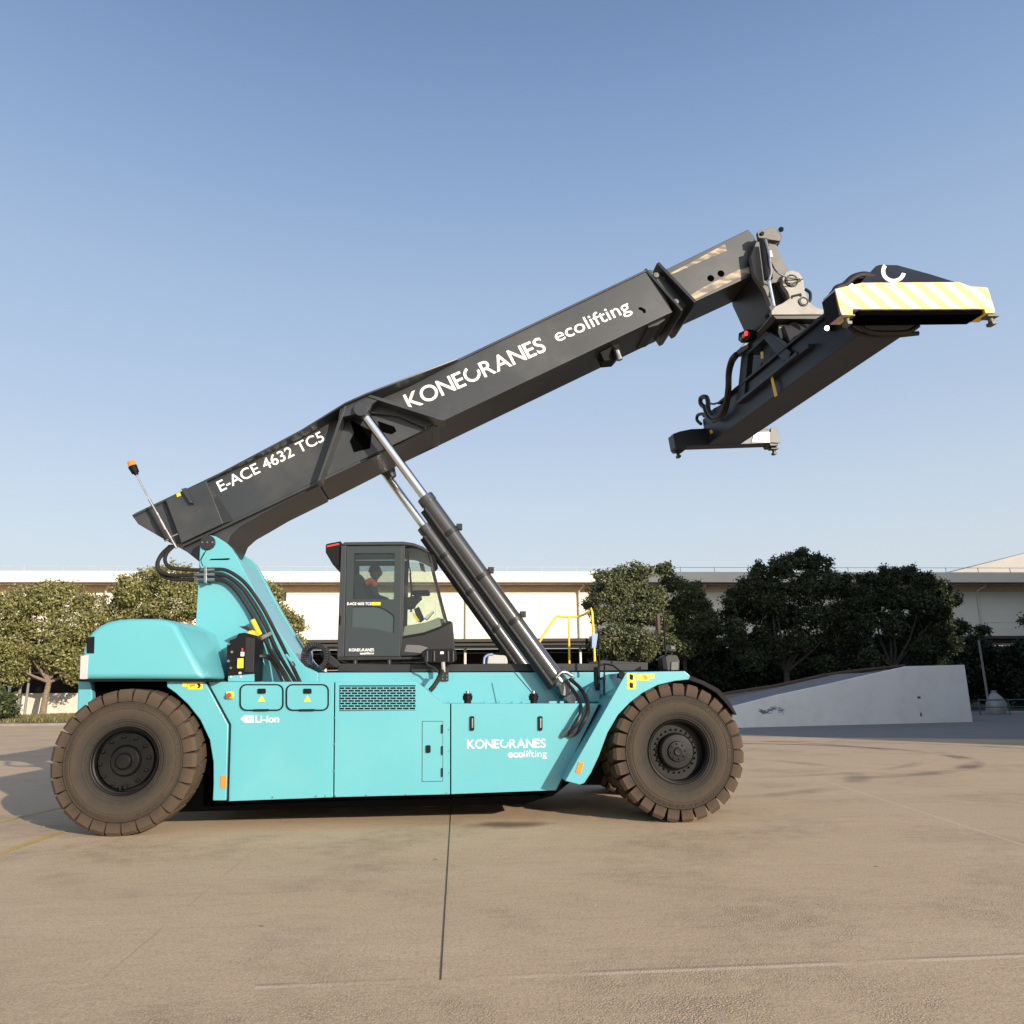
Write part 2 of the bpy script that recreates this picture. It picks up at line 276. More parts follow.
# ------------------------------------------------------------ mesh building
class MB:
    def __init__(s): s.v = []; s.f = []
    def add(s, vs, fs):
        k = len(s.v); s.v += [tuple(x) for x in vs]; s.f += [tuple(i+k for i in f) for f in fs]; return s
    def prism(s, pts, v0, v1, fr=W, holes=(), pts1=None, inset=0):
        loops = [list(pts)]+[list(h) for h in holes]
        for lp in loops: # consistent winding is fixed later by recalculation
            pass
        n = sum(len(a) for a in loops)
        A = [fr.P(a, v0, b) for lp in loops for a, b in lp]
        l1 = [list(pts1)] + loops[1:] if pts1 else loops
        B = [fr.P(a, v1, b) for lp in l1 for a, b in lp]
        fs = []
        if holes:
            tri = tessellate_polygon([[Vector((a,b,0)) for a,b in lp] for lp in loops])
            fs += [tuple(t) for t in tri] + [tuple(i+n for i in reversed(t)) for t in tri]
        else: fs += [tuple(range(n)), tuple(reversed(range(n, 2*n)))]
        k = 0
        for lp in loops:
            m = len(lp)
            for i in range(m): j = (i+1) % m; fs.append((k+i, k+n+i, k+n+j, k+j))
            k += m
        return s.add(A+B, fs)
    def px(s, pp, v0, v1, fr=W, holes=()):
        return s.prism([fr.tr(a, b, v0) for a, b in pp], v0, v1, fr, [[fr.tr(a, b, v0) for a, b in h] for h in holes])
    def box(s, c, d, fr=W):
        a, b, e = (x/2 for x in d); cx, cy, cz = c
        return s.prism([(cx-a, cz-e), (cx+a, cz-e), (cx+a, cz+e), (cx-a, cz+e)], cy-b, cy+b, fr)
    def tube(s, pts, r, seg=8, smooth=0, caps=True):
        P = [Vector(p) for p in pts]
        rr = r if isinstance(r, (list, tuple)) else [r]*len(P)
        if smooth:
            Q = []; q = []
            for i in range(len(P)-1):
                p0, p1, p2, p3 = P[max(i-1,0)], P[i], P[i+1], P[min(i+2, len(P)-1)]
                for k in range(smooth):
                    t = k/smooth; Q.append(.5*((2*p1)+(p2-p0)*t+(2*p0-5*p1+4*p2-p3)*t*t+(3*p1-p0-3*p2+p3)*t**3)); q.append(rr[i]*(1-t)+rr[i+1]*t)
            Q.append(P[-1]); q.append(rr[-1]); P, rr = Q, q
        vs = []; fs = []; up = None
        for i, p in enumerate(P):
            t = (P[min(i+1, len(P)-1)]-P[max(i-1,0)]).normalized()
            if up is None: up = t.orthogonal().normalized()
            up = (up-t*up.dot(t)); up = up.normalized() if up.length > 1e-6 else t.orthogonal().normalized(); sd = t.cross(up)
            for k in range(seg): a = 2*PI*k/seg; vs.append(p+(up*math.cos(a)+sd*math.sin(a))*rr[i])
        for i in range(len(P)-1):
            for k in range(seg): j = (k+1) % seg; fs.append((i*seg+k, i*seg+j, (i+1)*seg+j, (i+1)*seg+k))
        if caps: fs += [tuple(reversed(range(seg))), tuple(range((len(P)-1)*seg, len(P)*seg))]
        return s.add(vs, fs)
    def lathe(s, prof, c=(0,0,0), seg=48, fr=W, closed=True):
        """profile of (radius, depth) turned about the v axis through c"""
        vs = []; fs = []; m = len(prof)
        for k in range(seg):
            a = 2*PI*k/seg
            for r, y in prof: vs.append(fr.P(c[0]+r*math.cos(a), c[1]+y, c[2]+r*math.sin(a)))
        for k in range(seg):
            j = (k+1) % seg
            for i in range(m-1): fs.append((k*m+i, k*m+i+1, j*m+i+1, j*m+i))
        if closed:
            if prof[0][0] > 1e-4: fs.append(tuple(k*m for k in range(seg)))
            if prof[-1][0] > 1e-4: fs.append(tuple(k*m+m-1 for k in reversed(range(seg))))
        return s.add(vs, fs)
    def build(s, name, m, parent=None, bevel=0, loc=None, ang=32, label=None, seg=2):
        me = bpy.data.meshes.new(name); me.from_pydata(s.v, [], s.f)
        import bmesh
        bm = bmesh.new(); bm.from_mesh(me)
        bmesh.ops.remove_doubles(bm, verts=bm.verts, dist=1e-5)
        bmesh.ops.recalc_face_normals(bm, faces=bm.faces); bm.to_mesh(me); bm.free()
        me.polygons.foreach_set('use_smooth', [True]*len(me.polygons)); me.set_sharp_from_angle(angle=math.radians(ang))
        me.materials.append(m); o = bpy.data.objects.new(name, me); COL.objects.link(o)
        if bevel:
            b = o.modifiers.new('bevel', 'BEVEL'); b.width = bevel; b.segments = seg; b.limit_method = 'ANGLE'; b.angle_limit = math.radians(40); b.harden_normals = True
        if loc is not None: o.location = loc
        if parent is not None:
            o.parent = parent
            if loc is None: o.matrix_parent_inverse = WM[parent.name].inverted()
        WM[o.name] = Matrix.Translation(loc) if (loc is not None and parent is None) else (WM[parent.name] @ Matrix.Translation(loc) if loc is not None else Matrix.Identity(4))
        if label: o['label'] = label
        return o
WM = {}
def thing(name, label, cat, loc=(0,0,0), group=None):
    o = bpy.data.objects.new(name, None); COL.objects.link(o); o.location = loc; o.empty_display_size = .3
    o['label'] = label; o['category'] = cat
    if group: o['group'] = group
    WM[o.name] = Matrix.Translation(loc); return o
def tag(o, label, cat, group=None):
    o['label'] = label; o['category'] = cat
    if group: o['group'] = group
    return o
def struct(o): o['kind'] = 'structure'; return o
def cyl_between(mb, p, q, r0, r1=None, seg=24): return mb.tube([p, q], [r0, r1 if r1 is not None else r0], seg)

# --------------------------- lettering
def text_data(t, offset=0, spacing=1.):
    cu = bpy.data.curves.new('t', 'FONT'); cu.body = t; cu.size = 1; cu.offset = offset; cu.space_character = spacing; cu.resolution_u = 5
    cu.extrude = .01
    o = bpy.data.objects.new('t', cu); COL.objects.link(o)
    dg = bpy.context.evaluated_depsgraph_get(); me = bpy.data.meshes.new_from_object(o.evaluated_get(dg))
    vs = [v.co.copy() for v in me.vertices]; fs = [tuple(p.vertices) for p in me.polygons]
    bpy.data.objects.remove(o); bpy.data.curves.remove(cu); bpy.data.meshes.remove(me)
    return vs, fs
def arc_c(cx, cy, r, w, a0, a1, seg=22):
    vs = []; fs = []
    for k in range(seg+1):
        a = math.radians(a0+(a1-a0)*k/seg)
        for q in (r-w/2, r+w/2):
            for z in (-.01, .01): vs.append(Vector((cx+q*math.cos(a), cy+q*math.sin(a), z)))
    for k in range(seg):
        a = k*4; fs += [(a+1, a+3, a+7, a+5), (a, a+4, a+6, a+2), (a, a+1, a+5, a+4), (a+2, a+6, a+7, a+3)]
    fs += [(0,2,3,1), (seg*4, seg*4+1, seg*4+3, seg*4+2)]
    return vs, fs
def lettering(pieces, p0, p1, v, m, parent, cap_px=None, fr=W, name='lettering', gap=.055, capref=.73):
    """pieces: (text, stroke offset) or ('ARC', width); set between two measured baseline points"""
    vs = []; fs = []; x = 0
    for t, of in pieces:
        if t == ' ': x += of; continue
        a, b = arc_c(.36, .365, .30, of, 108, 372) if t == 'ARC' else text_data(t, of)
        x0 = min(q.x for q in a); x1 = max(q.x for q in a); k = len(vs)
        vs += [Vector((q.x-x0+x, q.y, q.z)) for q in a]; fs += [tuple(i+k for i in f) for f in b]; x += x1-x0+gap
    x -= gap
    A = fr.tr(*p0, v); B = fr.tr(*p1, v); d = Vector((B[0]-A[0], B[1]-A[1])); L = d.length; d /= L; n = Vector((-d.y, d.x))
    sx = L/x; sy = sx
    if cap_px:
        dd = Vector((p1[0]-p0[0], p1[1]-p0[1])).normalized(); nn = Vector((dd.y, -dd.x))
        C = fr.tr(p0[0]+nn.x*cap_px, p0[1]+nn.y*cap_px, v); sy = abs((Vector(C)-Vector(A)).dot(n))/capref
    mb = MB(); mb.add([fr.P(A[0]+d.x*q.x*sx+n.x*q.y*sy, v-.003+q.z*.25, A[1]+d.y*q.x*sx+n.y*q.y*sy) for q in vs], fs)
    return mb.build(name, m, parent)
LOGO = [('K', .011), (' ', -.04), ('O', .011), ('N', .011), ('E', .011), ('ARC', .115), ('R', .011), (' ', -.03), ('A', .011), (' ', -.01), ('N', .011), ('E', .011), ('S', .011)]

# ============================================================ THE MACHINE
RS = thing('reach_stacker', 'turquoise container reach stacker with raised dark grey boom, parked on the concrete yard', 'reach stacker', (3.5, 2.05, 0))
YC = 2.05

# ---- wheels (built at the origin, hub at z=0, near face at y=0)
def make_wheel(name, loc, kind, mirror=False):
    Rr = .9; Wd = .52; sg = -1 if mirror else 1
    def pr(p): return [(r, y*sg) for r, y in p]
    hub = MB()
    if kind == 'front':
        hub.lathe(pr([(0,.055),(.05,.05),(.055,.07),(.13,.075),(.135,.10),(.215,.105),(.24,.13),(.245,.24),(0,.24)]), seg=40)
        for k in range(24):
            a = 2*PI*k/24; hub.lathe(pr([(0,.165),(.012,.167),(.015,.185),(.015,.21)]), (.282*math.cos(a), 0, .282*math.sin(a)), 6)
        for k in range(8):
            a = 2*PI*k/8+.2; hub.lathe(pr([(0,.055),(.012,.056),(.012,.08)]), (.10*math.cos(a), 0, .10*math.sin(a)), 6)
    else:
        hub.lathe(pr([(0,-.015),(.085,-.005),(.10,.02),(.105,.05),(.17,.055),(.19,.09),(.19,.14),(0,.14)]), seg=40)
        for k in range(12):
            a = 2*PI*k/12+.13; hub.lathe(pr([(0,.035),(.016,.037),(.023,.055),(.023,.12)]), (.300*math.cos(a), 0, .300*math.sin(a)), 6)
    h = hub.build(name, M['rim'], RS, loc=Vector(loc)-Vector(RS.location), bevel=.004)
    t = MB()
    base = .765 if kind == 'front' else .80
    t.lathe(pr([(.415,.075),(.43,.045),(.445,.046),(.45,.036),(.47,.026),(.475,.030),(.50,.010),(.512,.012),(.516,.002),(.53,.000),(.60,-.014),(.640,-.014),(.644,-.008),(.652,-.008),(.656,-.014),(.69,-.008),(.715,-.002),(.72,-.008),(.732,-.006),(.737,.012),(.745,.035),(.765,.065),(base+.02,.10),(base+.035,.15),
                (base+.035,Wd-.15),(base+.02,Wd-.10),(.765,Wd-.065),(.745,Wd-.035),(.737,Wd-.01),(.70,Wd),(.55,Wd),(.43,Wd-.045),(.415,Wd-.07)]), seg=96, closed=False)
    NL = 27
    for side in (0, 1):
        for k in range(NL):
            a = 2*PI*(k+.5*side)/NL; p = 2*PI/NL
            lo, hi = (.445, .315) if kind == 'front' else (.478, .405)
            tw = .09 if kind == 'front' else .05
            def c(r, f, y, sh=0):
                an = a+p*f+sh
                return Vector((r*math.cos(an), y*sg, r*math.sin(an)))
            y0 = -.004 if not side else Wd+.004; ys = .04 if not side else Wd-.04; y1 = Wd*.54 if not side else Wd*.46
            r0 = .742; jr = random.uniform(-.003,.003); dg = tw*(1 if not side else -1)
            vs = [c(r0,-lo,y0), c(r0,lo,y0), c(.858,lo*.90,y0+.004*(1-2*side)), c(.858,-lo*.90,y0+.004*(1-2*side)),
                  c(Rr+jr,-hi,ys), c(Rr+jr,hi,ys), c(Rr+jr,-hi,y1,dg), c(Rr+jr,hi,y1,dg), c(r0,-lo,y1,dg), c(r0,lo,y1,dg)]
            t.add(vs, [(0,1,2,3),(3,2,5,4),(4,5,7,6),(6,7,9,8),(0,8,9,1),(1,9,7,5,2),(0,3,4,6,8)])
    for k in range(150):
        a = 2*PI*k/150
        if (k//15) % 2 and kind == 'rear': continue
        if (k//25) % 2 == 0 and k % 3 == 0: continue
        r_a, r_b, ww = (.665, .70, .006) if k % 2 else (.668, .695, .004)
        t.add([((r*math.cos(a+e*ww)), y*sg, r*math.sin(a+e*ww)) for r in (r_a, r_b) for e in (-1, 1) for y in (-.016, .0)], [(0,1,3,2),(4,6,7,5),(0,2,6,4),(1,5,7,3),(0,4,5,1),(2,3,7,6)])
    to = t.build('tyre', M['tyre'], h, loc=(0,0,0), bevel=.006 if kind == 'front' else .01)
    r = MB()
    if kind == 'front': r.lathe(pr([(.372,.30),(.372,.10),(.385,.075),(.395,.070),(.40,.045),(.412,.040),(.417,.050),(.419,.10),(.419,.30)]), seg=72, closed=False); r.lathe(pr([(.24,.2),(.372,.2),(.372,.24),(.24,.24)]), seg=48, closed=False)
    else:
        r.lathe(pr([(.19,.095),(.20,.085),(.335,.085),(.345,.095),(.352,.16),(.372,.16),(.378,.07),(.395,.062),(.402,.035),(.414,.030),(.419,.045),(.419,.2),(.19,.2)]), seg=72, closed=False)
        r.box((-.02,.06*sg,-.325), (.02,.05,.06)); r.box((.04,.06*sg,-.32), (.03,.05,.03))
    r.build('rim', M['rim'], h, loc=(0,0,0))
    return h
def copy_wheel(w, loc, flip):
    c = w.copy(); COL.objects.link(c); c.location = Vector(loc)-Vector(RS.location)
    rot = PI if flip else 0; c.rotation_euler = (0,random.uniform(0,6),rot)
    for ch in w.children:
        d = ch.copy(); COL.objects.link(d); d.parent = c
    return c
XF = 7.143
w1 = make_wheel('rear_wheel', (-.055,0,.9), 'rear'); w2 = make_wheel('front_wheel', (XF,0,.9), 'front')
w2.rotation_euler = (0,.1,0)
copy_wheel(w1, (-.055,2*YC,.9), True)
copy_wheel(w2, (XF,1.13,.9), True); copy_wheel(w2, (XF,2*YC-1.13,.9), False); copy_wheel(w2, (XF,2*YC,.9), True)
MB().tube([(XF,1.1,.9),(XF,2*YC-1.1,.9)], .22, 20).box((XF,YC,.9), (.7,1.1,.62)).build('front_axle', M['dark'], RS, .02)
MB().tube([(0,.5,.9),(0,2*YC-.5,.9)], .16, 20).box((0,YC,.9), (.5,1.5,.45)).build('rear_axle', M['dark'], RS, .02)

# ---- chassis frame and panels
fr_pts = [(236,681),(285,676),(300,670),(318,672.5),(626,672),(640,682),(607,730),(590,760),(560,783),(240,792),(233,740)]
MB().px(fr_pts, 1.38, 2.72).build('chassis_frame', M['teal'], RS, .015)
MB().prism([(.45,1.2),(.45,.20),(5.1,.20),(5.5,.30),(5.95,.62),(5.95,1.2)], .62, 3.5).build('underbody_shade', M['void'], RS)  # belly lowered, lengthened and near black to stand in for the shade beneath
# battery side
pan = MB().px([(206.5,681.8),(334,681.8),(333,797.3),(227.3,801.3),(229.6,725)], .38, 1.40).build('side_panel', M['teal'], RS, .006)
pan2 = MB().px([(335.2,681.8),(417,681.8),(443,703.5),(450,703.5),(450,794.3),(334.2,797.2)], .38, 1.40).build('side_panel', M['teal'], RS, .006)
pan3 = MB().px([(451.2,703.5),(600,703.5),(557,790.3),(451.2,794.2)], .38, 1.40).build('tank_panel', M['teal'], RS, .006)
# far side twin panels, plain
MB().prism([(1.3,.42),(5.7,.42),(6.3,1.7),(4.4,1.73),(4,1.95),(1.0,1.95)], 2.70, 3.72).build('side_panel', M['teal'], RS, .006)
# seam shadows drawn as black strips in the panel gaps
MB().px([(205.3,681.5),(207.2,681.5),(230.6,724.5),(228.4,801.5),(226.4,801.5),(228.5,725.5)], .345, .40).build('panel_gap', M['black'], RS)
MB().px([(598.5,704.5),(600.8,704.5),(558.5,790.5),(556,790.5)], .372, .5).build('panel_gap', M['black'], RS)
# fenders
MB().px([(166.7,680.8),(204.5,680.8),(228.2,725),(226,800.6),(212.6,800.6),(213.4,782),(213.2,762),(209.6,740),(200.2,720),(188,704.5),(175.5,693),(166.9,687)], .30, .95).build('rear_fender', M['teal'], RS, .012)
ff = MB().px([(626.5,672),(685,671),(690.5,675.8),(689,679.6),(675,681),(658,685),(642.5,693),(630,702.5),(618,715),(607.5,733),(599,756),(591,773),(584.5,783),(580,784.8),(565,781)], -.05, 1.40).build('front_fender', M['teal'], RS, .012)
MB().prism([(a, b) for a, b in [W.tr(*p, -.05) for p in [(626.5,672),(685,671),(690.5,675.8),(642.5,693),(618,715),(599,756),(584.5,783),(565,781)]]], 2*YC-1.40, 2*YC+.05).build('front_fender', M['teal'], RS, .012)
mg = [(690.5,676),(704,681),(719,689),(730,702),(737,714.5),(735,715),(727,704.5),(716,692.5),(702,684.5),(689,680)]
MB().px(mg, -.05, 1.15).build('mudguard', M['black'], RS, .004)
MB().prism([W.tr(*p, -.05) for p in mg], 2*YC-1.15, 2*YC+.05).build('mudguard', M['black'], RS, .004)
# arch linings: the dark sheet behind the tyres
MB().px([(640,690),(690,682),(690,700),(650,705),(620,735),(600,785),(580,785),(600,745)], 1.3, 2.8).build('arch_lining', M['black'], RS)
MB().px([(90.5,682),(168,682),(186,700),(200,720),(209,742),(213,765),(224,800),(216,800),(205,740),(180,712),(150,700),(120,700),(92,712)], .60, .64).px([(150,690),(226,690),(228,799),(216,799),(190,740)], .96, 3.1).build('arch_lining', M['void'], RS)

# ---- counterweight and rear hood
MB().px([(77.5,681),(91,681),(92.5,698),(84,713),(80,742),(75.5,741)], .50, 3.6).build('counterweight', M['teal'], RS, .03)
hA = [W.tr(*p, .12) for p in [(79.5,679.3),(80.6,660),(82.6,648),(86,638.5),(91.5,631.2),(99,625.3),(108,621.4),(118,619.2),(130,618.4),(158,618.4),(168,620),(176,624.4),(205,679.3)]]
hB = [(a, b) for a, b in hA]; hB[-2] = (hA[-2][0]+.22, hA[-2][1]-.06); hB[-1] = (hA[-1][0]+.12, hA[-1][1]); hB[-3] = (hA[-3][0]+.12, hA[-3][1]-.01)
hood = MB(); n9 = len(hA)
ys = [(.12, hA), (.75, [(a+(.05 if i < 1 else 0), b) for i, (a, b) in enumerate(hB)]), (2*YC-.75, hB), (2*YC-.12, hA)]
vs = [(a, y, b) for y, ring in ys for a, b in ring]
fs = [tuple(range(n9)), tuple(reversed(range(3*n9, 4*n9)))]
for r_ in range(3):
    for i in range(n9): j = (i+1) % n9; fs.append((r_*n9+i, (r_+1)*n9+i, (r_+1)*n9+j, r_*n9+j))
hood.add(vs, fs)
ho = hood.build('engine_hood', M['teal'], RS, .08, seg=5, ang=50)
MB().px([(86.5,637.5),(94.5,636.5),(94,653.5),(86.5,653.5)], .115, .16).build('work_light', M['black'], ho, .004)
MB().px([(80.6,656),(88.5,654.8),(87,679),(79.6,679)], .112, .15).build('reflector_strip', M['grey'], ho, .003)
MB().px([(79,679.6),(218,679.6),(218,681.4),(79,681.4)], .2, 3.9).build('hood_seal', M['black'], ho)

# ---- pillar that carries the boom
near = [(194.6,640),(197.6,590),(198.8,567),(200,543.4),(203.4,537.8),(210,535),(216,536.4),(225.7,542.3),(231.6,548),(238.6,560),(250,582),(262,604),(274,624),(288,645),(297,658),(305,666.5),(318,673),(318,684),(190,684)]
pil = MB().px(near, 1.2, 1.36).build('boom_pillar', M['teal'], RS, .012)
MB().prism([W.tr(*p, 1.2) for p in near], 2.76, 2.92).build('pillar_plate', M['teal'], pil, .012)
fp = [(236,556),(238.6,560),(250,582),(262,604),(274,624),(288,645),(296,657),(270,672),(240,640),(232,600)]
MB().px([(237,557),(250,582),(262,604),(274,624),(288,645),(299,660),(285,667),(268,640),(245,602),(232,572)], 1.36, 2.76).build('front_plate', M['teal'], pil, .01)
MB().prism([W.tr(*p, 1.2) for p in [(194.6,640),(206,640),(215,684),(190,684)]], 1.36, 2.76).build('rear_plate', M['teal'], pil, .01)
MB().px([(209,560.2),(211,558.8),(229,558.2),(230.5,558.8),(228,559.9),(212,560)], 1.194, 1.21).build('pillar_shadow_line', M['void'], pil)  # shallow shadow line on the plate, drawn as a black strip
# slots in the sloping front plate
for a, b in (((270,596),(280,614)), ((262,577),(266,577))):
    pass
pin = MB().lathe([(0,-.02),(.105,-.018),(.112,0),(.112,.06)], (*[W.tr(207.6,542.6,1.18)[0]], 1.18, W.tr(207.6,542.6,1.18)[1]), 36)
pc = W.tr(207.6,542.6,1.18)
po = pin.build('pivot_pin', M['dark'], RS, .004)
for dx in (-.075, 0, .075):
    MB().lathe([(0,-.015),(.012,-.012),(.014,0)], (pc[0]+dx, 1.165, pc[1]), 8).build('pin_bolt', M['steel'], po)

# ---- boom
BY0, BY1 = 1.45, 2.65
bm_pts = [(131.5,515),(646,270),(652,269.5),(673,312),(666,315),(227,524),(181.5,544.3),(168,541.5),(138,524)]
boom = MB().px(bm_pts, BY0, BY1).build('outer_boom', M['boom'], RS, .012)
MB().px([(134,513.6),(207,478.8),(458,358.9),(646,269.4),(646.6,271),(207,481.4),(134,516)], 1.42, 2.68).build('top_flange', M['boom'], boom, .004)
# rear collar of the boom, wider than the rest
rc0 = [W.tr(*p, 1.30) for p in [(165.5,499.5),(206,480.5),(223,523.5),(181.5,543)]]
rc1 = [W.tr(*p, 1.45) for p in [(163,501),(206.5,480),(234,520.5),(181.5,545)]]
mb = MB(); mb.add([(a, 1.30, b) for a, b in rc0]+[(a, 1.46, b) for a, b in rc1], [(0,1,2,3),(7,6,5,4),(0,4,5,1),(1,5,6,2),(2,6,7,3),(3,7,4,0)])
mb.build('boom_side_cover', M['boom'], boom, .01)
MB().px([(146,508.5),(149,507),(167,538),(164,540)], 1.43, 1.46).build('gusset', M['dark'], boom)
MB().px([(181,489),(186,487.5),(192.5,503),(190,503)], 1.22, 1.31).build('gusset', M['boom'], boom, .004)
MB().px([(176.3,494),(180,492.3),(180.8,495.5),(177.2,497)], 1.288, 1.302).build('warning_decal', M['ydecal'], boom)
# bolted lower lip
MB().px([(181,541.5),(223,522),(226.7,523.8),(360,460.5),(360,463),(227,526.2),(183,546.6)], 1.40, 1.52).build('boom_lip', M['boom'], boom, .004)
# pivot lug under the heel
MB().px([(182,548),(199,561.5),(212,562),(226,547),(231,535),(240,527),(256,518),(275,507),(318,486),(320,481),(227,523)], 1.5, 2.6).build('boom_heel', M['boom'], boom, .015)
MB().px([(318,481),(440,423),(437,426.5),(430,427.5),(424,431.5),(320,484)], 1.5, 2.6).build('belly_plate', M['boom'], boom, .008)
# hump flange over the cylinder bracket
def thick(line, t):  # strip polygon under a measured polyline
    return list(line)+[(x, y+t) for x, y in reversed(line)]
hl = [(207,479.5,1.38),(300,430.3,1.15),(345,402.4,1.05),(365,393.4,1.05),(412,375.2,1.10),(458,357.6,1.36)]
hf = MB(); hv = []
for a, b, y in hl:
    x_, z_ = W.tr(a, b, y); hv += [(x_,y,z_),(x_,2*YC-y,z_),(x_,2*YC-y,z_-.03),(x_,y,z_-.03)]
hf.add(hv, [(0,1,2,3),(20,23,22,21)]+[(4*k+q, 4*k+(q+1)%4, 4*k+4+(q+1)%4, 4*k+4+q) for k in range(5) for q in range(4)])
hf.build('hump_flange', M['boom'], boom, .004)
MB().px([(212,478.6),(300,434),(345,406),(365,396.5),(458,359.5),(420,378),(300,436.5)], 1.455, 2.64).build('hump_web', M['boom'], boom)
# bracket: edge strips standing out from the boom side, pin plate in front
MB().px([(344,403.5),(347,402.5),(344,413),(320,480),(317,482)], 1.12, 1.452).build('bracket_rib', M['boom'], boom, .006)
MB().px([(365,393.5),(367,393.3),(443.5,417),(445.5,420.5),(441,420.3),(367,396.5)], 1.12, 1.452).build('bracket_rib', M['boom'], boom, .006)
MB().px([(340,408),(345,404),(364.6,394.3),(379.7,398.8),(372,404),(369.4,410),(366,415.5),(360,416),(353.7,414.5),(342.7,416.8),(338,420)], 1.14, 1.26).build('pin_plate', M['boom'], boom, .006)
MB().px([(376,399.5),(438,419.5),(425,428),(398,416),(371,413),(371,404)], 1.38, 1.455).build('bracket_gusset', M['boom'], boom, .006)
MB().px([(350,420),(372,431),(370,448),(354,452),(350,441),(354,433)], 1.436, 1.46).build('bracket_opening', M['void'], boom)
MB().px([(378,421),(394,426.5),(396.5,431),(392,434),(380,431)], 1.436, 1.46).build('bracket_opening', M['void'], boom)
pc2 = W.tr(360.6,407,1.10)
pb = MB().lathe([(0,-.02),(.095,-.016),(.10,0),(.10,.06)], (pc2[0],1.12,pc2[1]), 32).build('cylinder_pin', M['boom'], boom, .004)
for k in range(3):
    a = .5+k*2.2; MB().lathe([(0,-.015),(.012,-.01),(.014,0)], (pc2[0]+.06*math.cos(a),1.10,pc2[1]+.06*math.sin(a)), 8).build('pin_bolt', M['steel'], pb)
# far side bracket
MB().prism([W.tr(*p, 1.12) for p in [(342,405),(365,395),(430,408),(372,432),(334,442)]], 2.65, 2.98).build('far_bracket', M['boom'], boom, .01)

# lettering on the boom
lettering([('E-ACE 4632 TC5', .010)], (220.8,491.9), (325.2,440.4), BY0, M['white'], boom, cap_px=11.4)
lettering(LOGO, (409.8,409.8), (547,350.6), BY0, M['white'], boom, cap_px=16.8)
lettering([('ecolifting', .007)], (557.4,342.3), (631.5,310.6), BY0, M['white'], boom, cap_px=13.8, capref=.74)
MB().px([(638.5,307.5),(641,307),(645.5,309.5),(646,312.5),(644,313),(642.5,310.5),(639,309)], 1.442, 1.46).build('boom_hole', M['void'], boom)

# end collars, frames round the boom and wider below
axd = Vector((W.tr(646,270,BY0)[0]-W.tr(131.5,515,BY0)[0], W.tr(646,270,BY0)[1]-W.tr(131.5,515,BY0)[1])).normalized()
def collar(top, bot, drop, th, yn, name='boom_collar'):
    a = Vector(W.tr(*top, BY0)); b = Vector(W.tr(*bot, BY0)); d = (b-a).normalized(); e = Vector((-d.y, d.x))  # across / along
    if e.x < 0: e = -e
    L = (b-a).length
    mb = MB()
    def P(s, y, t): q = a+d*s+e*t; return (q.x, y, q.y)
    loop = [(-.03,BY0-.01),(L,yn),(L+drop,yn+.10),(L+drop,2*YC-yn-.10),(L,2*YC-yn),(-.03,BY1+.01)]
    inner = [(.0,BY0+.0),(L,BY0+.0),(L,BY1),(0,BY1)]
    n = len(loop); A = [P(s, y, 0) for s, y in loop]; B = [P(s, y, th) for s, y in loop]
    mb.add(A+B, [tuple(range(n)), tuple(reversed(range(n, 2*n)))]+[(i, n+i, n+(i+1) % n, (i+1) % n) for i in range(n)])
    return mb.build(name, M['dark'], boom, .008)
collar((645,271), (679,314), .03, .05, 1.33); collar((657.5,265), (692,306), .03, .06, 1.33)
c1 = W.tr(656,275.5,1.44); c2 = W.tr(676,301.5,1.42)
for c in (c1, c2): MB().lathe([(0,-.03),(.05,-.025),(.055,0),(.055,.05)], (c[0],1.44,c[1]), 10).build('adjuster_bolt', M['headp'], boom, .004)
MB().px([(648,314),(667,312),(668,318),(658,325),(648,328)], 1.6, 2.5).build('slide_block', M['dark'], boom, .01)
MB().tube([V3(612,345,1.8),V3(617,352,1.6),V3(620,360,1.6)], .05, 10).build('hose_fitting', M['steel'], boom)
MB().px([(600,352),(618,343),(622,352),(615,360),(604,361)], 1.7, 2.0).build('valve_block', M['black'], boom, .01)

# ---- inner boom and head
IY0, IY1 = 1.56, 2.54
inn = MB().px([(640,282),(748,229.4),(754.5,236.8),(760,250),(751.5,276),(690,304),(650,322)], IY0, IY1).build('inner_boom', M['boom'], RS, .012)
MB().px([(663,277),(690,263),(725,244),(727,250.5),(700,262),(668,276),(664,279)], IY0-.004, IY0+.01).build('grease_smear', M['grease'], inn)
MB().px([(688,297),(700,289),(738,270),(749,267),(750,273.5),(732,281),(694,299.5)], IY0-.004, IY0+.01).build('grease_smear', M['grease'], inn)
for p in ((710.8,278.3), (721,273.6)):
    c = W.tr(*p, IY0); MB().lathe([(0,-.004),(.062,-.004),(.062,.01)], (c[0],IY0,c[1]), 24).build('lifting_hole', M['void'], inn)
head = MB().px([(751,256),(757,240),(768,238),(776,243),(779.5,254),(787,268),(800,290),(795,303),(789,300),(779,282),(772,283),(768,296),(771,305),(765,290),(754,273.6)], IY0-.20, IY0-.08).build('boom_head', M['headp'], RS, .01)
MB().px([(752,262),(758,245),(776,243),(779.5,254),(787,268),(796,290),(786,300),(772,314),(754,276)], IY0-.08, IY1+.04).build('head_box', M['dark'], head, .01)
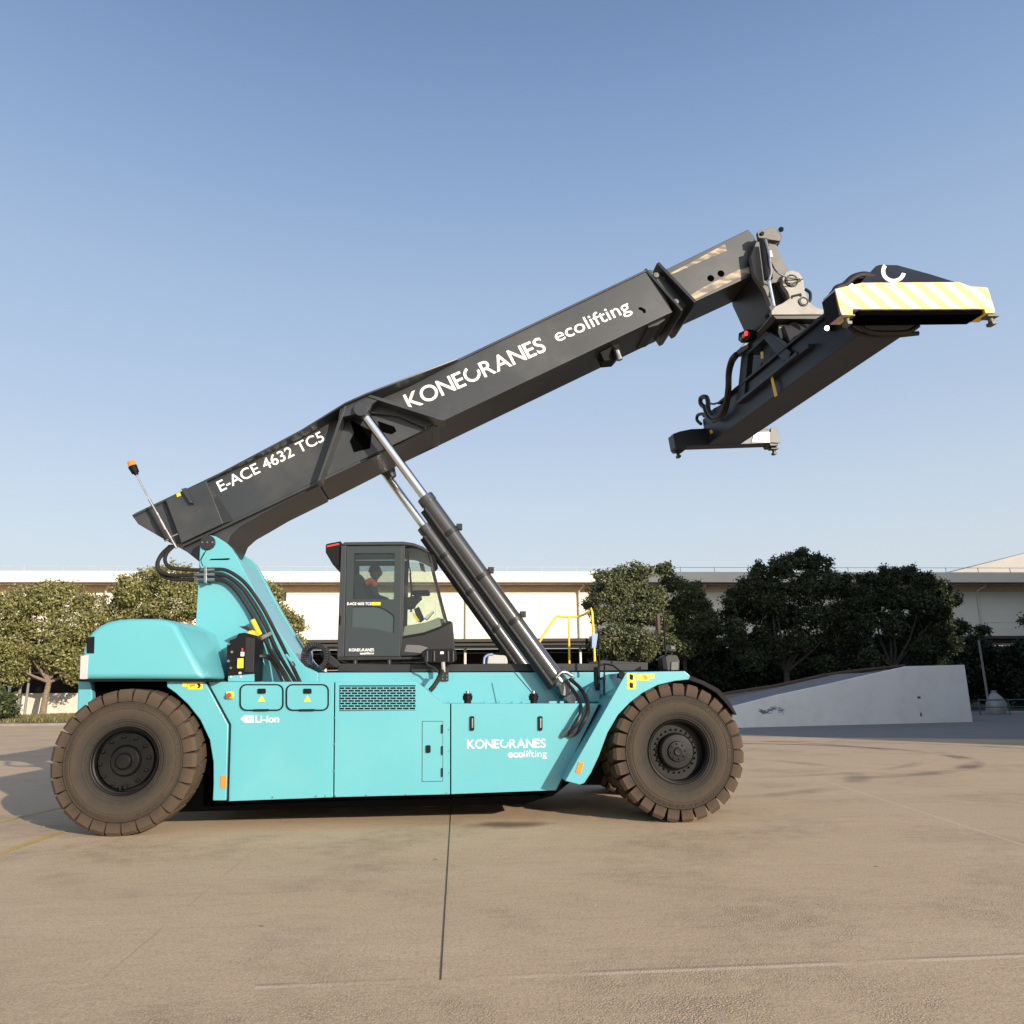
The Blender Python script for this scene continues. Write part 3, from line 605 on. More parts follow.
# top bracket with the damper
MB().px([(757.5,232),(761,229.3),(766,229.6),(770,227),(775,227.2),(781.5,236.5),(780,241),(764,238.5),(758.5,237.5)], 1.28, 1.36).build('top_bracket', M['headp'], head, .006)
MB().px([(768,229),(775,227),(782,236),(780,243),(774,245)], 1.62, 2.4).build('top_bracket', M['dark'], head, .01)
MB().tube([V3(781,229.5,2.0),V3(781,229.5,2.3)], .05, 12).build('bracket_pin', M['dark'], head)
c = W.tr(762,233.7,1.27); MB().lathe([(0,-.03),(.035,-.03),(.035,.03)], (c[0],1.28,c[1]), 16).build('damper_pin', M['black'], head)
dm = MB().tube([V3(763.5,240,1.20),V3(768.5,279,1.20)], .075, 16).build('damper_cylinder', M['dark'], head, .005)
MB().tube([V3(768.6,279,1.20),V3(774,306,1.20)], .03, 12).build('damper_rod', M['chrome'], dm)
MB().tube([V3(765.5,240,1.12),V3(769,253,1.10),V3(770,262,1.10),V3(771,272,1.12),V3(769,280,1.14)], .022, 8, 3).build('damper_line', M['steel'], dm)
MB().px([(767.5,251),(771.5,250),(773,256),(769.5,258)], 1.09, 1.17).build('damper_block', M['steel'], dm, .005)
# yoke plates
def ring(cx, cy, r, v, n=16, a0=0, a1=2*PI): 
    c = W.tr(cx, cy, v); return [(c[0]+r*math.cos(a0+(a1-a0)*k/n), c[1]+r*math.sin(a0+(a1-a0)*k/n)) for k in range(n)]
yo = [(771.6,314.6),(771.5,311),(775,306.5),(783,303),(790,298),(788,292),(783,285),(782.5,278),(786,272),(792,270),(799,272.5),(803.5,279),(804.5,290),(809,302),(817,307.5),(824.5,310),(822,314.4)]
yk = MB().px(yo, 1.24, 1.34).build('yoke_plate', M['yoke'], RS, .008)
MB().prism([W.tr(*p, 1.24) for p in yo], 2.70, 2.80).build('yoke_plate', M['yoke'], yk, .008)
for (a, b, r) in ((791.5,281,.115), (803.2,301.8,.085)):
    c = W.tr(a, b, 1.24)
    MB().lathe([(r-.02,-.012),(r-.015,-.03),(r,-.03),(r+.004,0)], (c[0],1.245,c[1]), 32, closed=False).build('pin_ring', M['dark'], yk)
    MB().lathe([(0,-.03),(r-.03,-.028),(r-.02,0),(r-.02,.1)], (c[0],1.245,c[1]), 32).build('yoke_pin', M['yoke'], yk, .004)
    MB().tube([(c[0],1.3,c[1]),(c[0],2.75,c[1])], r*.8, 16).build('yoke_shaft', M['dark'], yk)
MB().px([(791,295.5),(801,293),(802,296),(800.5,297),(799,295.8),(793,297.3),(792.5,299),(791,298.5)], 1.236, 1.25).build('yoke_slot', M['black'], yk)
MB().tube([V3(771,262,1.18),V3(776,271,1.12),V3(786,277,1.15),V3(800,279,1.2)], .014, 6, 5).build('cable', M['hose'], yk)
MB().tube([V3(783,283,1.2),V3(792,283,1.16),V3(803,279,1.2)], .010, 6, 5).build('cable', M['hose'], yk)
MB().tube([V3(805,289,1.9),V3(810,293,1.9),V3(810,300,1.9),V3(806,302,1.9)], .03, 8, 5).build('hose', M['hose'], yk)
MB().px([(772,315),(823,314.6),(816,319),(776,319)], 1.27, 2.78).build('yoke_base', M['dark'], yk, .01)
tc_ = V3(798,318,2.05)
tt = MB()
for z0, z1, r in ((0,-.10,.46), (-.10,-.16,.52), (-.16,-.30,.40)):
    tt.tube([(10.28,1.95,7.36+z0),(10.28,1.95,7.36+z1)], r, 40)

# ---- spreader: a local frame, level but for a slight tilt, crosswise to the machine
SF = Frame((10.182845,1.768430,6.624279), (.99391865,.08481338,.07023111), (-.08556744,.9963019,.00779339), (-.06931041,-.01375549,.9975003))
SM = Matrix(((SF.u.x,SF.v.x,SF.w.x,SF.o.x),(SF.u.y,SF.v.y,SF.w.y,SF.o.y),(SF.u.z,SF.v.z,SF.w.z,SF.o.z),(0,0,0,1)))
L2 = 3.175
SG = Frame(SF.o, SF.v, SF.u, SF.w)          # reads outlines on planes across the spreader
a_ = V3(777.5,323.6,1.5); b_ = V3(809.5,322.8,1.5); zt = V3(790,318.5,1.5).z
rot = MB().tube([(10.33,2.05,zt+.10),(10.33,2.05,zt-.02)], .52, 40).tube([(10.33,2.05,zt-.02),(10.33,2.05,a_.z)], .45, 40)
ro = rot.build('rotator', M['yoke'], RS, .006)
MB().box(((a_.x+b_.x)/2, 2.05, a_.z), (b_.x-a_.x, 1.15, .07)).box(((a_.x+b_.x)/2-.1, 2.05, a_.z-.35), (b_.x-a_.x-.75, .9, .7)).build('rotator_frame', M['dark'], ro, .01)
MB().px([(779,325),(809,324),(807,326.5),(787,328),(784,336),(781.5,340),(779,332)], 1.46, 1.50).build('rotator_frame_plate', M['yoke'], ro, .004)
MB().tube([V3(793,330,1.40),V3(793,330,1.55)], .13, 20).build('slew_motor', M['black'], ro, .01)
MB().tube([V3(802,330,1.42),V3(802,330,1.55)], .10, 20).build('slew_motor', M['black'], ro, .01)
MB().tube([V3(766,318,1.5),V3(772,312,1.5),V3(778,322,1.6)], .035, 8, 4).build('hose', M['hose'], ro)

sp = MB()
sp.prism([(-.45,.12),(.30,.12),(.30,.72),(-.45,.72)], -L2+.62, L2-.05, SF)
sp.prism([(-.52,.72),(.37,.72),(.37,.77),(-.52,.77)], -2.6, 2.2, SF)
spo = sp.build('spreader', M['spread'], RS, .015, label='dark container spreader hanging crosswise under the boom head')
MB().prism([(-.449,.121),(.299,.121),(.28,.40),(-.43,.40)], -L2+.1, -L2+.615, SF).build('extension_beam', M['spread'], spo, .01)
MB().prism([(-.36,.20),(.21,.20),(.21,.60),(-.36,.60)], L2-.1, L2+.02, SF).build('extension_beam', M['spread'], spo, .01)
# side rails
MB().prism([(1.15,.42),(-1.3,.42),(-1.3,.48),(1.15,.48)], -.56, -.45, SG).build('side_rail', M['spread'], spo, .006)
# end beams: near one striped
def end_beam(v, sgn, m, name):
    # outline in the beam's own face, twistlock corners drop lower
    out = [(-1.22,.10),(-1.24,.44),(-1.08,.50),(-.80,.555),(.68,.575),(.86,.50),(1.12,.485),(1.17,.15),(1.16,.06),(.98,.06),(.96,.13),(-.96,.12),(-.98,.04),(-1.18,.04)]
    if v < 0: out = [SF.tr(*p, v) for p in [(840.4,311.5),(834.8,288.6),(847,285.8),(862.7,282.3),(959,281.7),(971,286),(988,287.3),(995.3,309.6),(995,313),(985.5,313),(984.5,309),(853,309.3),(853,315),(842,315)]]
    else: out = [(a*.97, b*.86) for a, b in out]
    mb = MB().prism(out, 0, .30*sgn)
    o = mb.build(name, m, spo, .012, loc=None)
    o.matrix_parent_inverse = Matrix.Identity(4)
    o.matrix_basis = Matrix.Identity(4)
    o.parent = spo; T_ = SM @ Matrix.Translation((0, v, 0)); o.matrix_parent_inverse = WM[RS.name].inverted() @ Matrix.Identity(4) if False else Matrix.Identity(4)
    o.matrix_basis = T_
    return o
eb = end_beam(-L2-.12, 1, M['stripes'], 'end_beam'); eb['label'] = 'yellow and white striped end beam with letter C plate above'
eb2 = end_beam(L2+.12, -1, M['spread'], 'end_beam')
MB().prism([(-1.32,.0),(-1.33,.34),(-1.2,.36),(-1.2,.02)], -L2-.11, -L2+.20, SF).build('end_cap', M['black'], spo)
MB().prism([(-1.05,.06),(.85,.08),(.85,.38),(-1.05,.36)], -L2+.16, -L2+.30, SF).build('beam_back', M['dark'], spo, .01)
MB().prism([(-1.03,.0),(.86,.02),(.86,.09),(-1.03,.07)], -L2-.10, -L2+.22, SF).build('beam_underside', M['void'], spo, .01)
# dark sloping plate above the near beam, with the arc emblem
# the plate leans back: its own frame, foot on the beam
PA = math.radians(40); PO = SF.P(0, -L2+.06, .47)
PF = Frame((0,0,0), SF.u, SF.v*math.cos(PA)-SF.w*math.sin(PA), SF.w*math.cos(PA)+SF.v*math.sin(PA)); PF.o = PO
pl = MB().prism([PF.tr(*p, 0) for p in [(858,286),(866,276),(875.7,266),(880,264.6),(897,265),(930,274),(962,284),(962,288),(858,290)]], 0, .06, PF).build('sloping_plate', M['dark'], spo, .006)
em = []
for k in range(27):
    a = math.radians(143+(348-143)*k/26)
    for q in (8.4, 12.4): em.append(PF.tr(893.6+q*math.cos(a), 271.2-q*math.sin(a)*.92, -.004))
mb = MB(); mb.add([PF.P(a, -.004, b) for a, b in em], [(2*k, 2*k+1, 2*k+3, 2*k+2) for k in range(26)])
mb.build('emblem', M['white'], spo)
MB().prism([(-1.08,.42),(-.5,.5),(.2,.6),(1.0,.45),(.9,.4),(-1.0,.35)], L2-.12, L2-.02, SF).build('sloping_plate', M['spread'], spo, .008)
MB().prism([(.52,.14),(1.04,.12),(1.02,.36),(.62,.36)], L2-.20, L2-.185, SF).build('beam_face', M['white'], spo, .004)
MB().prism([(.95,.12),(1.17,.10),(1.14,.44),(1.0,.45)], L2-.215, L2-.19, SF).build('beam_face', M['dark'], spo, .004)
# hump of hoses over the plate
MB().tube([SF.P(*x) for x in [(-1.0,-L2+.42,.52),(-.92,-L2+.42,.66),(-.78,-L2+.42,.72),(-.62,-L2+.42,.84),(-.45,-L2+.42,.88),(-.3,-L2+.42,.84)]], .05, 8, 4).build('hose', M['hose'], spo)
MB().tube([SF.P(*x) for x in [(-1.02,-L2+.48,.5),(-.98,-L2+.48,.62),(-.85,-L2+.48,.68),(-.7,-L2+.48,.66)]], .022, 8, 4).build('hose', M['hose'], spo)
MB().prism([(-.62,.80),(-.5,.9),(-.36,.9),(-.28,.82)], -L2+.40, -L2+.6, SF).build('valve_block', M['black'], spo, .02)
MB().prism([(-.8,.66),(-.7,.72),(-.66,.66),(-.74,.60)], -L2+.36, -L2+.44, SF).build('fitting', M['steel'], spo, .004)
# twistlocks
def twist(u, v):
    mb = MB()
    def tub(p, q, r, s=14): mb.tube([SF.P(*p), SF.P(*q)], r, s)
    mb.prism([(u-.09,.00),(u+.09,.00),(u+.09,.03),(u-.09,.03)], v-.07, v+.07, SF)
    tub((u-.05,v,.035),(u-.05,v,.11),.03); tub((u+.05,v,.035),(u+.05,v,.11),.03)
    tub((u,v,0),(u,v,-.06),.035); mb.prism([(u-.035,-.11),(u+.035,-.11),(u+.04,-.06),(u-.04,-.06)], v-.06, v+.06, SF)
    return mb.build('twistlock', M['headp'] if v < 0 else M['dark'], spo, .008)
for u, v in ((-1.16,-L2-.02), (1.03,-L2-.02), (-1.09,L2-.05), (1.08,L2-.05)): twist(u, v)
MB().tube([SF.P(-.7,-L2+.4,.10),SF.P(-.5,-L2+.45,.02),SF.P(-.2,-L2+.45,.0),SF.P(.1,-L2+.45,.02),SF.P(.25,-L2+.4,.1)], .035, 8, 4).build('hose', M['hose'], spo)
MB().tube([SF.P(-.8,-L2+.5,.16),SF.P(-.6,-L2+.55,.04),SF.P(-.2,-L2+.55,.0),SF.P(.3,-L2+.5,.02)], .035, 8, 4).build('hose', M['hose'], spo)
# side-shift tower
UT = -.50
def sgp(pp, u0, u1, name, m, bev=.01): return MB().prism([SG.tr(*p, u0) for p in pp], u0, u1, SG).build(name, m, spo, bev)
sgp([(741,357),(748,352),(744,398),(736.5,402)], UT, UT+.12, 'tower_post', M['spread'])
sgp([(741,358),(745,349.7),(766,331),(769,334),(748,354)], UT, UT+.12, 'tower_rail', M['spread'])
sgp([(761,336),(767,331.5),(791,352),(788,359),(783,361)], UT, UT+.12, 'tower_brace', M['spread'])
sgp([(736.5,404),(736.5,401),(796,351.5),(797,354.5)], UT-.08, UT+.12, 'tower_foot', M['spread'], .006)
sgp([(768,332),(775,326),(797,350),(792,354)], UT+.15, UT+.5, 'tower_body', M['spread'])
sgp([(752,352),(758,345),(768,338),(776,350),(770,358),(762,362),(757,372),(750,380),(748,370)], .1, .6, 'tower_body', M['dark'])
MB().prism([(-.5,.77),(.5,.77),(.45,1.25),(-.35,1.25)], -.35, .3, SG).build('tower_core', M['dark'], spo, .02)
sgp([(776,349),(784,356),(800,343),(812,335),(806,330),(790,338)], -.25, .1, 'side_shift_cylinder', M['dark'], .03)
sgp([(738.5,333),(746,329.5),(751,332),(749,339),(741,343),(738,340)], -.62, -.48, 'signal_light', M['black'], .01)
for p, r, m in (((746.3,333.4),.045,'redlamp'), ((743.8,336.2),.035,'orange'), ((741.5,338.8),.035,'green')):
    c = SG.tr(*p, -.63); q = SG.P(c[0], -.62, c[1]); MB().tube([q, q-SF.u*.03], r, 14).build('signal_lens', M[m], spo)
sgp([(733,354),(741,347),(748,344),(748,348),(740,354),(734,357)], -.55, -.4, 'hose_bracket', M['dark'], .005)
def stube(pp, u, r, name='hose', m='hose'): return MB().tube([SG.P(*(lambda t: (t[0], u, t[1]))(SG.tr(*p, u))) for p in pp], r, 8, 5).build(name, M[m], spo)
stube([(736,354),(731,360),(728,372),(727.5,388),(725,404),(720,414),(714,417),(710,413),(707,405)], -.62, .045)
stube([(737,356),(733,362),(730,374),(729.5,390),(727,407),(721,417),(714,421),(708,417),(704,407)], -.56, .04)
stube([(706,408),(701,404),(701,398),(706,397),(708,402),(708,412)], -.5, .05)
stube([(701,424),(697,420),(698,415),(704,414),(708,416)], -.5, .035)
stube([(707,402),(713,404),(720,402),(726,399)], -.4, .022, 'hydraulic_line', 'steel')
stube([(704,416),(712,412),(722,406),(734,398)], -.35, .04, 'hydraulic_line', 'hose')
sgp([(705,416),(714,408),(722,404),(734,396),(738,390),(741,392),(738,404),(718,420),(708,430)], -.42, .2, 'manifold', M['dark'])
for pp in ([(770.3,377.5),(772.6,376.5),(777,395.5),(774.5,397)], [(760,381),(763,379.5),(767.5,381),(763,383)], [(760.5,352),(762.5,351.5),(763,358),(761,359)], [(709.5,430.5),(711.5,429.5),(712.5,432.5),(710.5,434)]):
    sgp(pp, -.53 if pp[0][0] > 765 else -.465, -.52 if pp[0][0] > 765 else -.45, 'yellow_strap', M['yellow'], 0)
sgp([(824.5,325.5),(829.5,325),(830,331),(825,331.5)], -.56, -.47, 'work_lamp_housing', M['black'], .004)
c = SG.tr(827,328.3,-.57); q = SG.P(c[0], -.565, c[1]); MB().tube([q, q-SF.u*.015-SF.v*.01], .035, 14).build('work_lamp', M['lamp'], spo)

# ---- lift cylinders
def lift(y, top, mid, bot, name):
    t, m_, b_ = V3(*top, y), V3(*mid, y), V3(*bot, y); d = (b_-t).normalized()
    br = MB().tube([m_, m_+(b_-m_)*.97], .125, 28).tube([m_-d*.02, m_+d*.10], .135, 28).tube([b_-d*.35, b_-d*.1], .135, 28)
    br.tube([b_+Vector((0,-.11,0)), b_+Vector((0,.11,0))], .13, 24)
    o = br.build(name, M['cyl'], RS, .006)
    MB().tube([t, m_+d*.1], .072, 24).build('cylinder_rod', M['chrome'], o)
    MB().tube([t+Vector((0,-.10,0)), t+Vector((0,.10,0))], .115, 24).tube([t, t+d*.14], .085, 20).build('rod_eye', M['boom'], o, .006)
    n = Vector((0,-1,0)).cross(d).normalized()
    if n.x > 0: n = -n
    MB().tube([m_+n*.11+Vector((0,-.07,0))+d*.15, b_+n*.11+Vector((0,-.07,0))-d*.3], .035, 10).tube([m_+n*.155+Vector((0,.0,0))+d*.15, b_+n*.155-d*.3], .04, 10).build('cylinder_pipe', M['dark'], o)
    for f in (.18, .40, .62):
        p = m_+(b_-m_)*f; MB().tube([p-d*.035, p+d*.035], .15, 16).box((p.x-n.x*.16, p.y, p.z-n.z*.16), (.09,.10,.09)).build('pipe_clamp', M['dark'], o, .004)
    return o
lc = lift(1.15, (361.5,411), (425.6,498), (571,699), 'lift_cylinder')
lift(2.95, (372,455), (424.5,527), (543,692), 'lift_cylinder')
MB().tube([V3(383,462,2.95), V3(392,478,2.95)], [.20,.09], 20).build('cylinder_bracket', M['boom'], boom)
# cylinder foot: fittings and hoses
MB().tube([V3(556,678,1.0),V3(562,672,1.0),V3(568,673,1.02)], .028, 10, 3).tube([V3(557,684,1.0),V3(563,686,.95),V3(569,680,.95)], .032, 10, 3).tube([V3(566,672,1.0),V3(573,676,1.0)], .03, 10).build('port_fitting', M['steel'], lc, .003)
MB().px([(559,686),(566,682),(571,690),(568,697),(562,695)], .92, 1.0).build('foot_clamp', M['yoke'], lc, .01)
cfo = W.tr(571,699,.95)
MB().lathe([(0,-.05),(.07,-.05),(.10,0),(.10,.2)], (cfo[0],.95,cfo[1]), 28).build('foot_pin', M['steel'], lc, .006)
MB().px([(562,703.5),(566,690),(573,684),(581,690),(590,703.5)], 1.30, 1.38).build('cylinder_foot_plate', M['teal'], lc, .01)
MB().px([(589,703),(586,694),(589,687),(597,686),(601,692),(601,703)], .75, .95).build('cylinder_lug', M['teal'], lc, .03)
def htube(pts, r, name, m, parent): return MB().tube([V3(*p) for p in pts], r, 10, 6).build(name, M[m], parent)
htube([(566,681,.85),(573,690,.7),(579,700,.5),(581,711,.28),(577,722,.22),(570,731,.26),(566,735,.36)], .028, 'lift_hose', 'hose', lc)
htube([(570,679,.85),(580,688,.7),(586,698,.5),(588,710,.28),(584,721,.2),(578,731,.26),(573,735,.36)], .028, 'lift_hose', 'hose', lc)
htube([(572,728,.245),(563,736,.34)], .032, 'hose_end', 'steel', lc); htube([(580,728,.245),(570.5,736,.34)], .032, 'hose_end', 'steel', lc)

# ---- side details
def px_part(pp, v0, v1, name, m, parent, bev=0, holes=()): return MB().px(pp, v0, v1, holes=holes).build(name, M[m], parent, bev)
def rrect(x0, y0, x1, y1, r, k=5):
    out = []
    for cx, cy, a in ((x1-r,y0+r,-90),(x1-r,y1-r,0),(x0+r,y1-r,90),(x0+r,y0+r,180)):
        for i in range(k): t = math.radians(a+90*i/(k-1)); out.append((cx+r*math.cos(t), cy+r*math.sin(t)))
    return out
for x0, x1 in ((239.6,283.4), (285.9,328.8)):
    d = px_part(rrect(x0+1, 685, x1-1, 709.8, 5.5), .366, .39, 'battery_door', 'teal', pan, .004)
    px_part(rrect(x0, 684, x1, 710.8, 6.5), .360, .40, 'door_seal', 'black', d, 0, [rrect(x0+1.3, 685.3, x1-1.3, 709.5, 5.5)])
    xc = (x0+x1)/2; px_part(rrect(xc-4, 688.6, xc+4, 693.6, 1), .345, .37, 'door_latch', 'black', d, .003)
    px_part([(xc-3.6,701.6),(xc,695.6),(xc+3.6,701.6)], .358, .367, 'warning_decal', 'ydecal', d)
    px_part([(xc-8,709.2),(xc+7,709),(xc+7,711),(xc-8,711.2)], .35, .37, 'door_step', 'black', d)
g = px_part([(339.5,685.4),(415.5,685.2),(415.5,710.2),(339.5,711)], .374, .385, 'vent_grille', 'black', pan2)
mb = MB()
for k in range(10):
    y = 686.6+k*2.55; mb.px([(339.7,y),(415.3,y-.15),(415.3,y+.55),(339.7,y+.7)], .366, .374)
for k in range(24):
    x = 341+k*3.22
    for j in range(9):
        if (k+j) % 2: y = 686.6+j*2.55; mb.px([(x,y),(x+.9,y),(x+.9,y+2.6),(x,y+2.6)], .3655, .374)
mb.build('grille_mesh', M['teal'], g)
dr = px_part([(422.6,721.6),(442.6,721.6),(442.4,780.9),(422.4,781.3)], .374, .385, 'access_door', 'teal', pan2)
px_part([(422.0,721),(443.1,721),(443,781.5),(421.8,781.9)], .377, .386, 'door_gap', 'joint', dr, 0, [[(422.7,721.7),(442.5,721.7),(442.3,780.8),(422.5,781.2)]])
px_part(rrect(426, 745.3, 430.6, 752.8, 1), .35, .376, 'door_latch', 'black', dr, .003)
for y in (729, 750.5, 772.5): px_part(rrect(441.4, y-4.5, 443, y+4.5, .6), .352, .376, 'door_hinge', 'black', dr, .002)
for x in (472.3, 540.6): px_part(rrect(x-2.2, 716.2, x+2, 730.6, 1.2), .350, .39, 'tank_latch', 'black', pan3, .004)
for x in (472.3, 540.6): px_part(rrect(x-.6, 718.2, x+.8, 728, .6), .340, .36, 'latch_bar', 'steel', pan3, .002)
es = px_part(rrect(226.2, 691.8, 232.8, 698.4, 1), .33, .40, 'emergency_stop', 'yellow', pan, .004)
c = W.tr(229,695.2,.3); MB().lathe([(0,-.005),(.028,0),(.032,.012),(.02,.03),(.02,.05)], (c[0],.285,c[1]), 20).build('stop_button', M['red'], es)
px_part([(220.6,775.2),(226.2,775.2),(226.1,788),(220.5,788.2)], .288, .30, 'side_reflector', 'orange', bpy.data.objects['rear_fender'], .003)
px_part([(578.8,761.8),(584,763),(580.8,773.6),(575.6,772.2)], -.062, -.05, 'side_reflector', 'orange', ff, .003)
rf_ = bpy.data.objects['rear_fender']
px_part([(187.6,682.4),(202.6,682.2),(202.2,689.2),(187.8,689.2)], .295, .30, 'warning_decal', 'ydecal', rf_); px_part([(182.4,682.4),(186.8,682.4),(186.8,686.8),(182.4,686.8)], .295, .30, 'warning_decal', 'ydecal', rf_)
px_part([(196.5,683.6),(199.5,683.4),(201,685.6),(199.5,688),(196.5,688.2),(198.6,686)], .292, .296, 'decal_symbol', 'black', rf_)
px_part([(189.5,684.6),(195,684.2),(195,686),(190,687)], .2925, .296, 'decal_symbol', 'orange', rf_)
px_part([(627.0,673.8),(636,673.6),(636,689),(627,689.2)], -.055, -.05, 'warning_decal', 'ydecal', ff); px_part([(637,674.2),(649.2,674),(649.2,680.6),(637,681)], -.055, -.05, 'warning_decal', 'ydecal', ff)
px_part([(650.2,673.8),(654.4,673.8),(654.4,678.4),(650.2,678.4)], -.055, -.05, 'warning_decal', 'ydecal', ff)
for y in (677, 685.2):
    px_part([(629.6,y-2.6),(631,y-3),(633.4,y-1.6),(633,y+1.2),(634,y+2.4),(631.4,y+3),(629.6,y+2)], -.058, -.0545, 'decal_symbol', 'black', ff)
px_part([(641,675.6),(646,675.2),(648,677.4),(646,679.6),(642,679.4),(645,677.4)], -.058, -.0545, 'decal_symbol', 'orange', ff)
# lettering on the side
lettering(LOGO, (467,748.5), (545.5,747.5), .379, M['white'], pan3, cap_px=9.2)
lettering([('eco', .028), ('lifting', -.004)], (507.8,757.2), (546.8,756.8), .379, M['white'], pan3, cap_px=7.0, gap=.03)
lettering([('Li-ion', .015)], (255.2,722.3), (279,722.2), .379, M['white'], pan, cap_px=7)
px_part([(240.5,718.9),(244.5,715.6),(244.5,715.3),(253.6,715.3),(253.6,722.5),(244.5,722.5),(244.5,722.2)], .374, .379, 'battery_emblem', 'white', pan, 0, [[(246.4,718.3),(248.3,718.3),(248.3,716.6),(249.3,716.6),(249.3,718.3),(251.3,718.3),(251.3,719.3),(249.3,719.3),(249.3,721),(248.3,721),(248.3,719.3),(246.4,719.3)]])
# bolts along the panels
bl = [(229,798.2),(272.5,797.2),(316,796.2),(325,796.1),(335,795.9),(366,795.2),(406,794.2),(446.5,793),(334.2,717.8),(334,744.2),(333.6,771)]
for p in bl:
    c = W.tr(*p, .38); MB().lathe([(0,-.008),(.010,-.008),(.012,0)], (c[0],.38,c[1]), 8).build('panel_bolt', M['steel'], pan)
for y in (729.4, 751, 773):
    c = W.tr(449, y, .38); MB().lathe([(0,-.008),(.009,-.008),(.011,0)], (c[0],.38,c[1]), 8).build('panel_bolt', M['steel'], pan2)
# filler caps and lumps on the tank top
for x in (467.6, 533.6):
    c = W.tr(x, 697, .62)
    fc = MB().tube([(c[0],.62,c[1]-.12),(c[0],.62,c[1]-.04)], .05, 18).tube([(c[0],.62,c[1]-.045),(c[0],.62,c[1]+.02)], [.065,.072], 20).tube([(c[0],.62,c[1]+.02),(c[0],.62,c[1]+.05)], .06, 18).build('filler_cap', M['black'], pan3, .004)
    MB().tube([(c[0],.62,c[1]+.045),(c[0],.62,c[1]+.085)], .028, 14).build('cap_knob', M['steel'], fc)
for x, w in ((448,3), (484,6), (499,9), (512,7), (522,4), (549,8), (560,4), (575,6)):
    a = W.tr(x, 703.5, .45); b = W.tr(x+w, 703.5, .45); MB().box(((a[0]+b[0])/2, .5, a[1]+.015), (b[0]-a[0], .08, .035)).build('tank_cover', M['teal'], pan3, .008)
MB().tube([V3(514,672,.93),V3(532,693,.7)], .008, 6).build('level_rod', M['steel'], pan3)

# ---- deck
dk = MB().px([(338,663.5),(398,664.3),(641,663.2),(641,670.5),(400,672),(358,672),(338,671.5)], 1.42, 2.95).build('deck', M['dark'], RS, .006)
px_part([(600,660),(648,662.4),(648,670),(600,670)], 2.0, 3.0, 'deck_plate', 'dark', dk, .01)
# electrical box on the pillar foot
eb_ = px_part([(236,638),(238,633.5),(244,632.5),(255,635),(255.2,640),(254,681),(228,681),(227,672),(226.8,645),(230,640)], .62, 1.15, 'electrical_box', 'black', RS, .012)
px_part([(245.5,637),(254.6,638),(253.4,672),(244.5,672)], .61, .63, 'box_cover', 'dark', eb_, .004)
px_part([(237.6,658.5),(243.4,658.3),(243.2,668),(237.2,668.2)], .612, .625, 'warning_decal', 'ydecal', eb_); px_part([(240.8,652),(244.2,652),(244,656.2),(240.6,656.2)], .612, .625, 'white_decal', 'white', eb_); px_part([(241.4,648.3),(243.2,648),(243,651.4),(241.6,651.4)], .612, .625, 'red_decal', 'red', eb_)
for p in ((229,644),(232,652),(228.6,661),(231,668),(231,677),(240,673),(241,677)):
    c = W.tr(*p, .60); MB().lathe([(0,-.03),(.018,-.03),(.022,.02)], (c[0],.62,c[1]), 10).build('cable_gland', M['steel'] if p[1] < 670 else M['grey'], eb_)
px_part([(246.5,632.5),(250,629.5),(255,631),(255,636.5),(249,636)], .70, .95, 'box_horn', 'yellow', eb_, .02)
px_part([(238.8,626.4),(247,626),(252,630.8),(246,630)], .7, .95, 'box_flap', 'dark', eb_, .004)
px_part([(228,676),(254,674),(254,681.5),(228,681.5)], .60, .64, 'box_foot', 'teal', eb_, .004)
# boom hoses: three lines looping from the boom heel along the pillar
H1 = [(172,546,1.35),(164,553,1.2),(158,562,1.12),(160,571,1.1),(170,575,1.1),(183,575.5,1.1),(196,574.8,1.1),(214,574.4,1.1),(228,577,1.1),(242,588,1.1),(256,608,1.1),(268,631,1.08),(280,656,.98),(293,678,.75),(300,690,.7)]
H2 = [(170,546,1.4),(161,555,1.25),(157,566,1.2),(163,576,1.16),(175,579.3,1.14),(196,579.6,1.14),(214,579.3,1.12),(226,582,1.12),(238,593,1.12),(251,613,1.12),(263,636,1.08),(273,655,1.0),(284,672,.8),(292,686,.75)]
H3 = [(175,545,1.3),(167,553,1.16),(165,561,1.1),(170,567.5,1.08),(180,569,1.08),(196,570,1.08),(214,569.2,1.08),(228,571,1.08),(245,583,1.08),(261,605,1.08),(274,629,1.06),(286,653,.95),(297,676,.72),(303,688,.7)]
for i, h in enumerate((H1, H2, H3)): htube(h, .027, 'boom_hose', 'hose', pil)
cl = MB().px([(203.6,566.5),(206.4,566),(206.6,582.6),(203.8,583)], 1.04, 1.2).build('hose_clamp', M['steel'], pil, .004)
for y in (570, 574.7, 579.6): MB().tube([V3(195,y,1.1), V3(202,y,1.08), V3(215,y-.2,1.08)], .029, 10).build('hose_coupling', M['steel'], cl)
MB().px([(258,637.5),(270,631.5),(272.5,634.5),(260.5,641)], 1.02, 1.08).build('hose_clamp', M['steel'], pil, .006)
MB().tube([V3(252.6,620,1.05),V3(260,635.3,1.03)], .036, 10).build('yellow_sleeve', M['yellow'], pil)
htube([(253,656.5,.9),(262,655.5,.95),(270,656.5,.95),(277,664,.85),(284,676,.75),(288,686,.7)], .02, 'box_cable', 'hose', eb_)
htube([(253,657.5,.9),(262,656.8,.95),(269,658.5,.95),(275,666,.85),(281,678,.75),(284,686,.7)], .02, 'box_cable', 'hose', eb_)
htube([(286,655,.9),(291,661,.85),(293,664.5,.82)], .022, 'hose_stub', 'teal', pil); MB().tube([V3(291.6,662.5,.82),V3(293.8,666,.80)], .03, 10).build('hose_cap', M['steel'], pil)
htube([(207,549,1.1),(203,556,1.12),(201,561,1.13),(203,566,1.12)], .006, 'grease_line', 'black', pil)
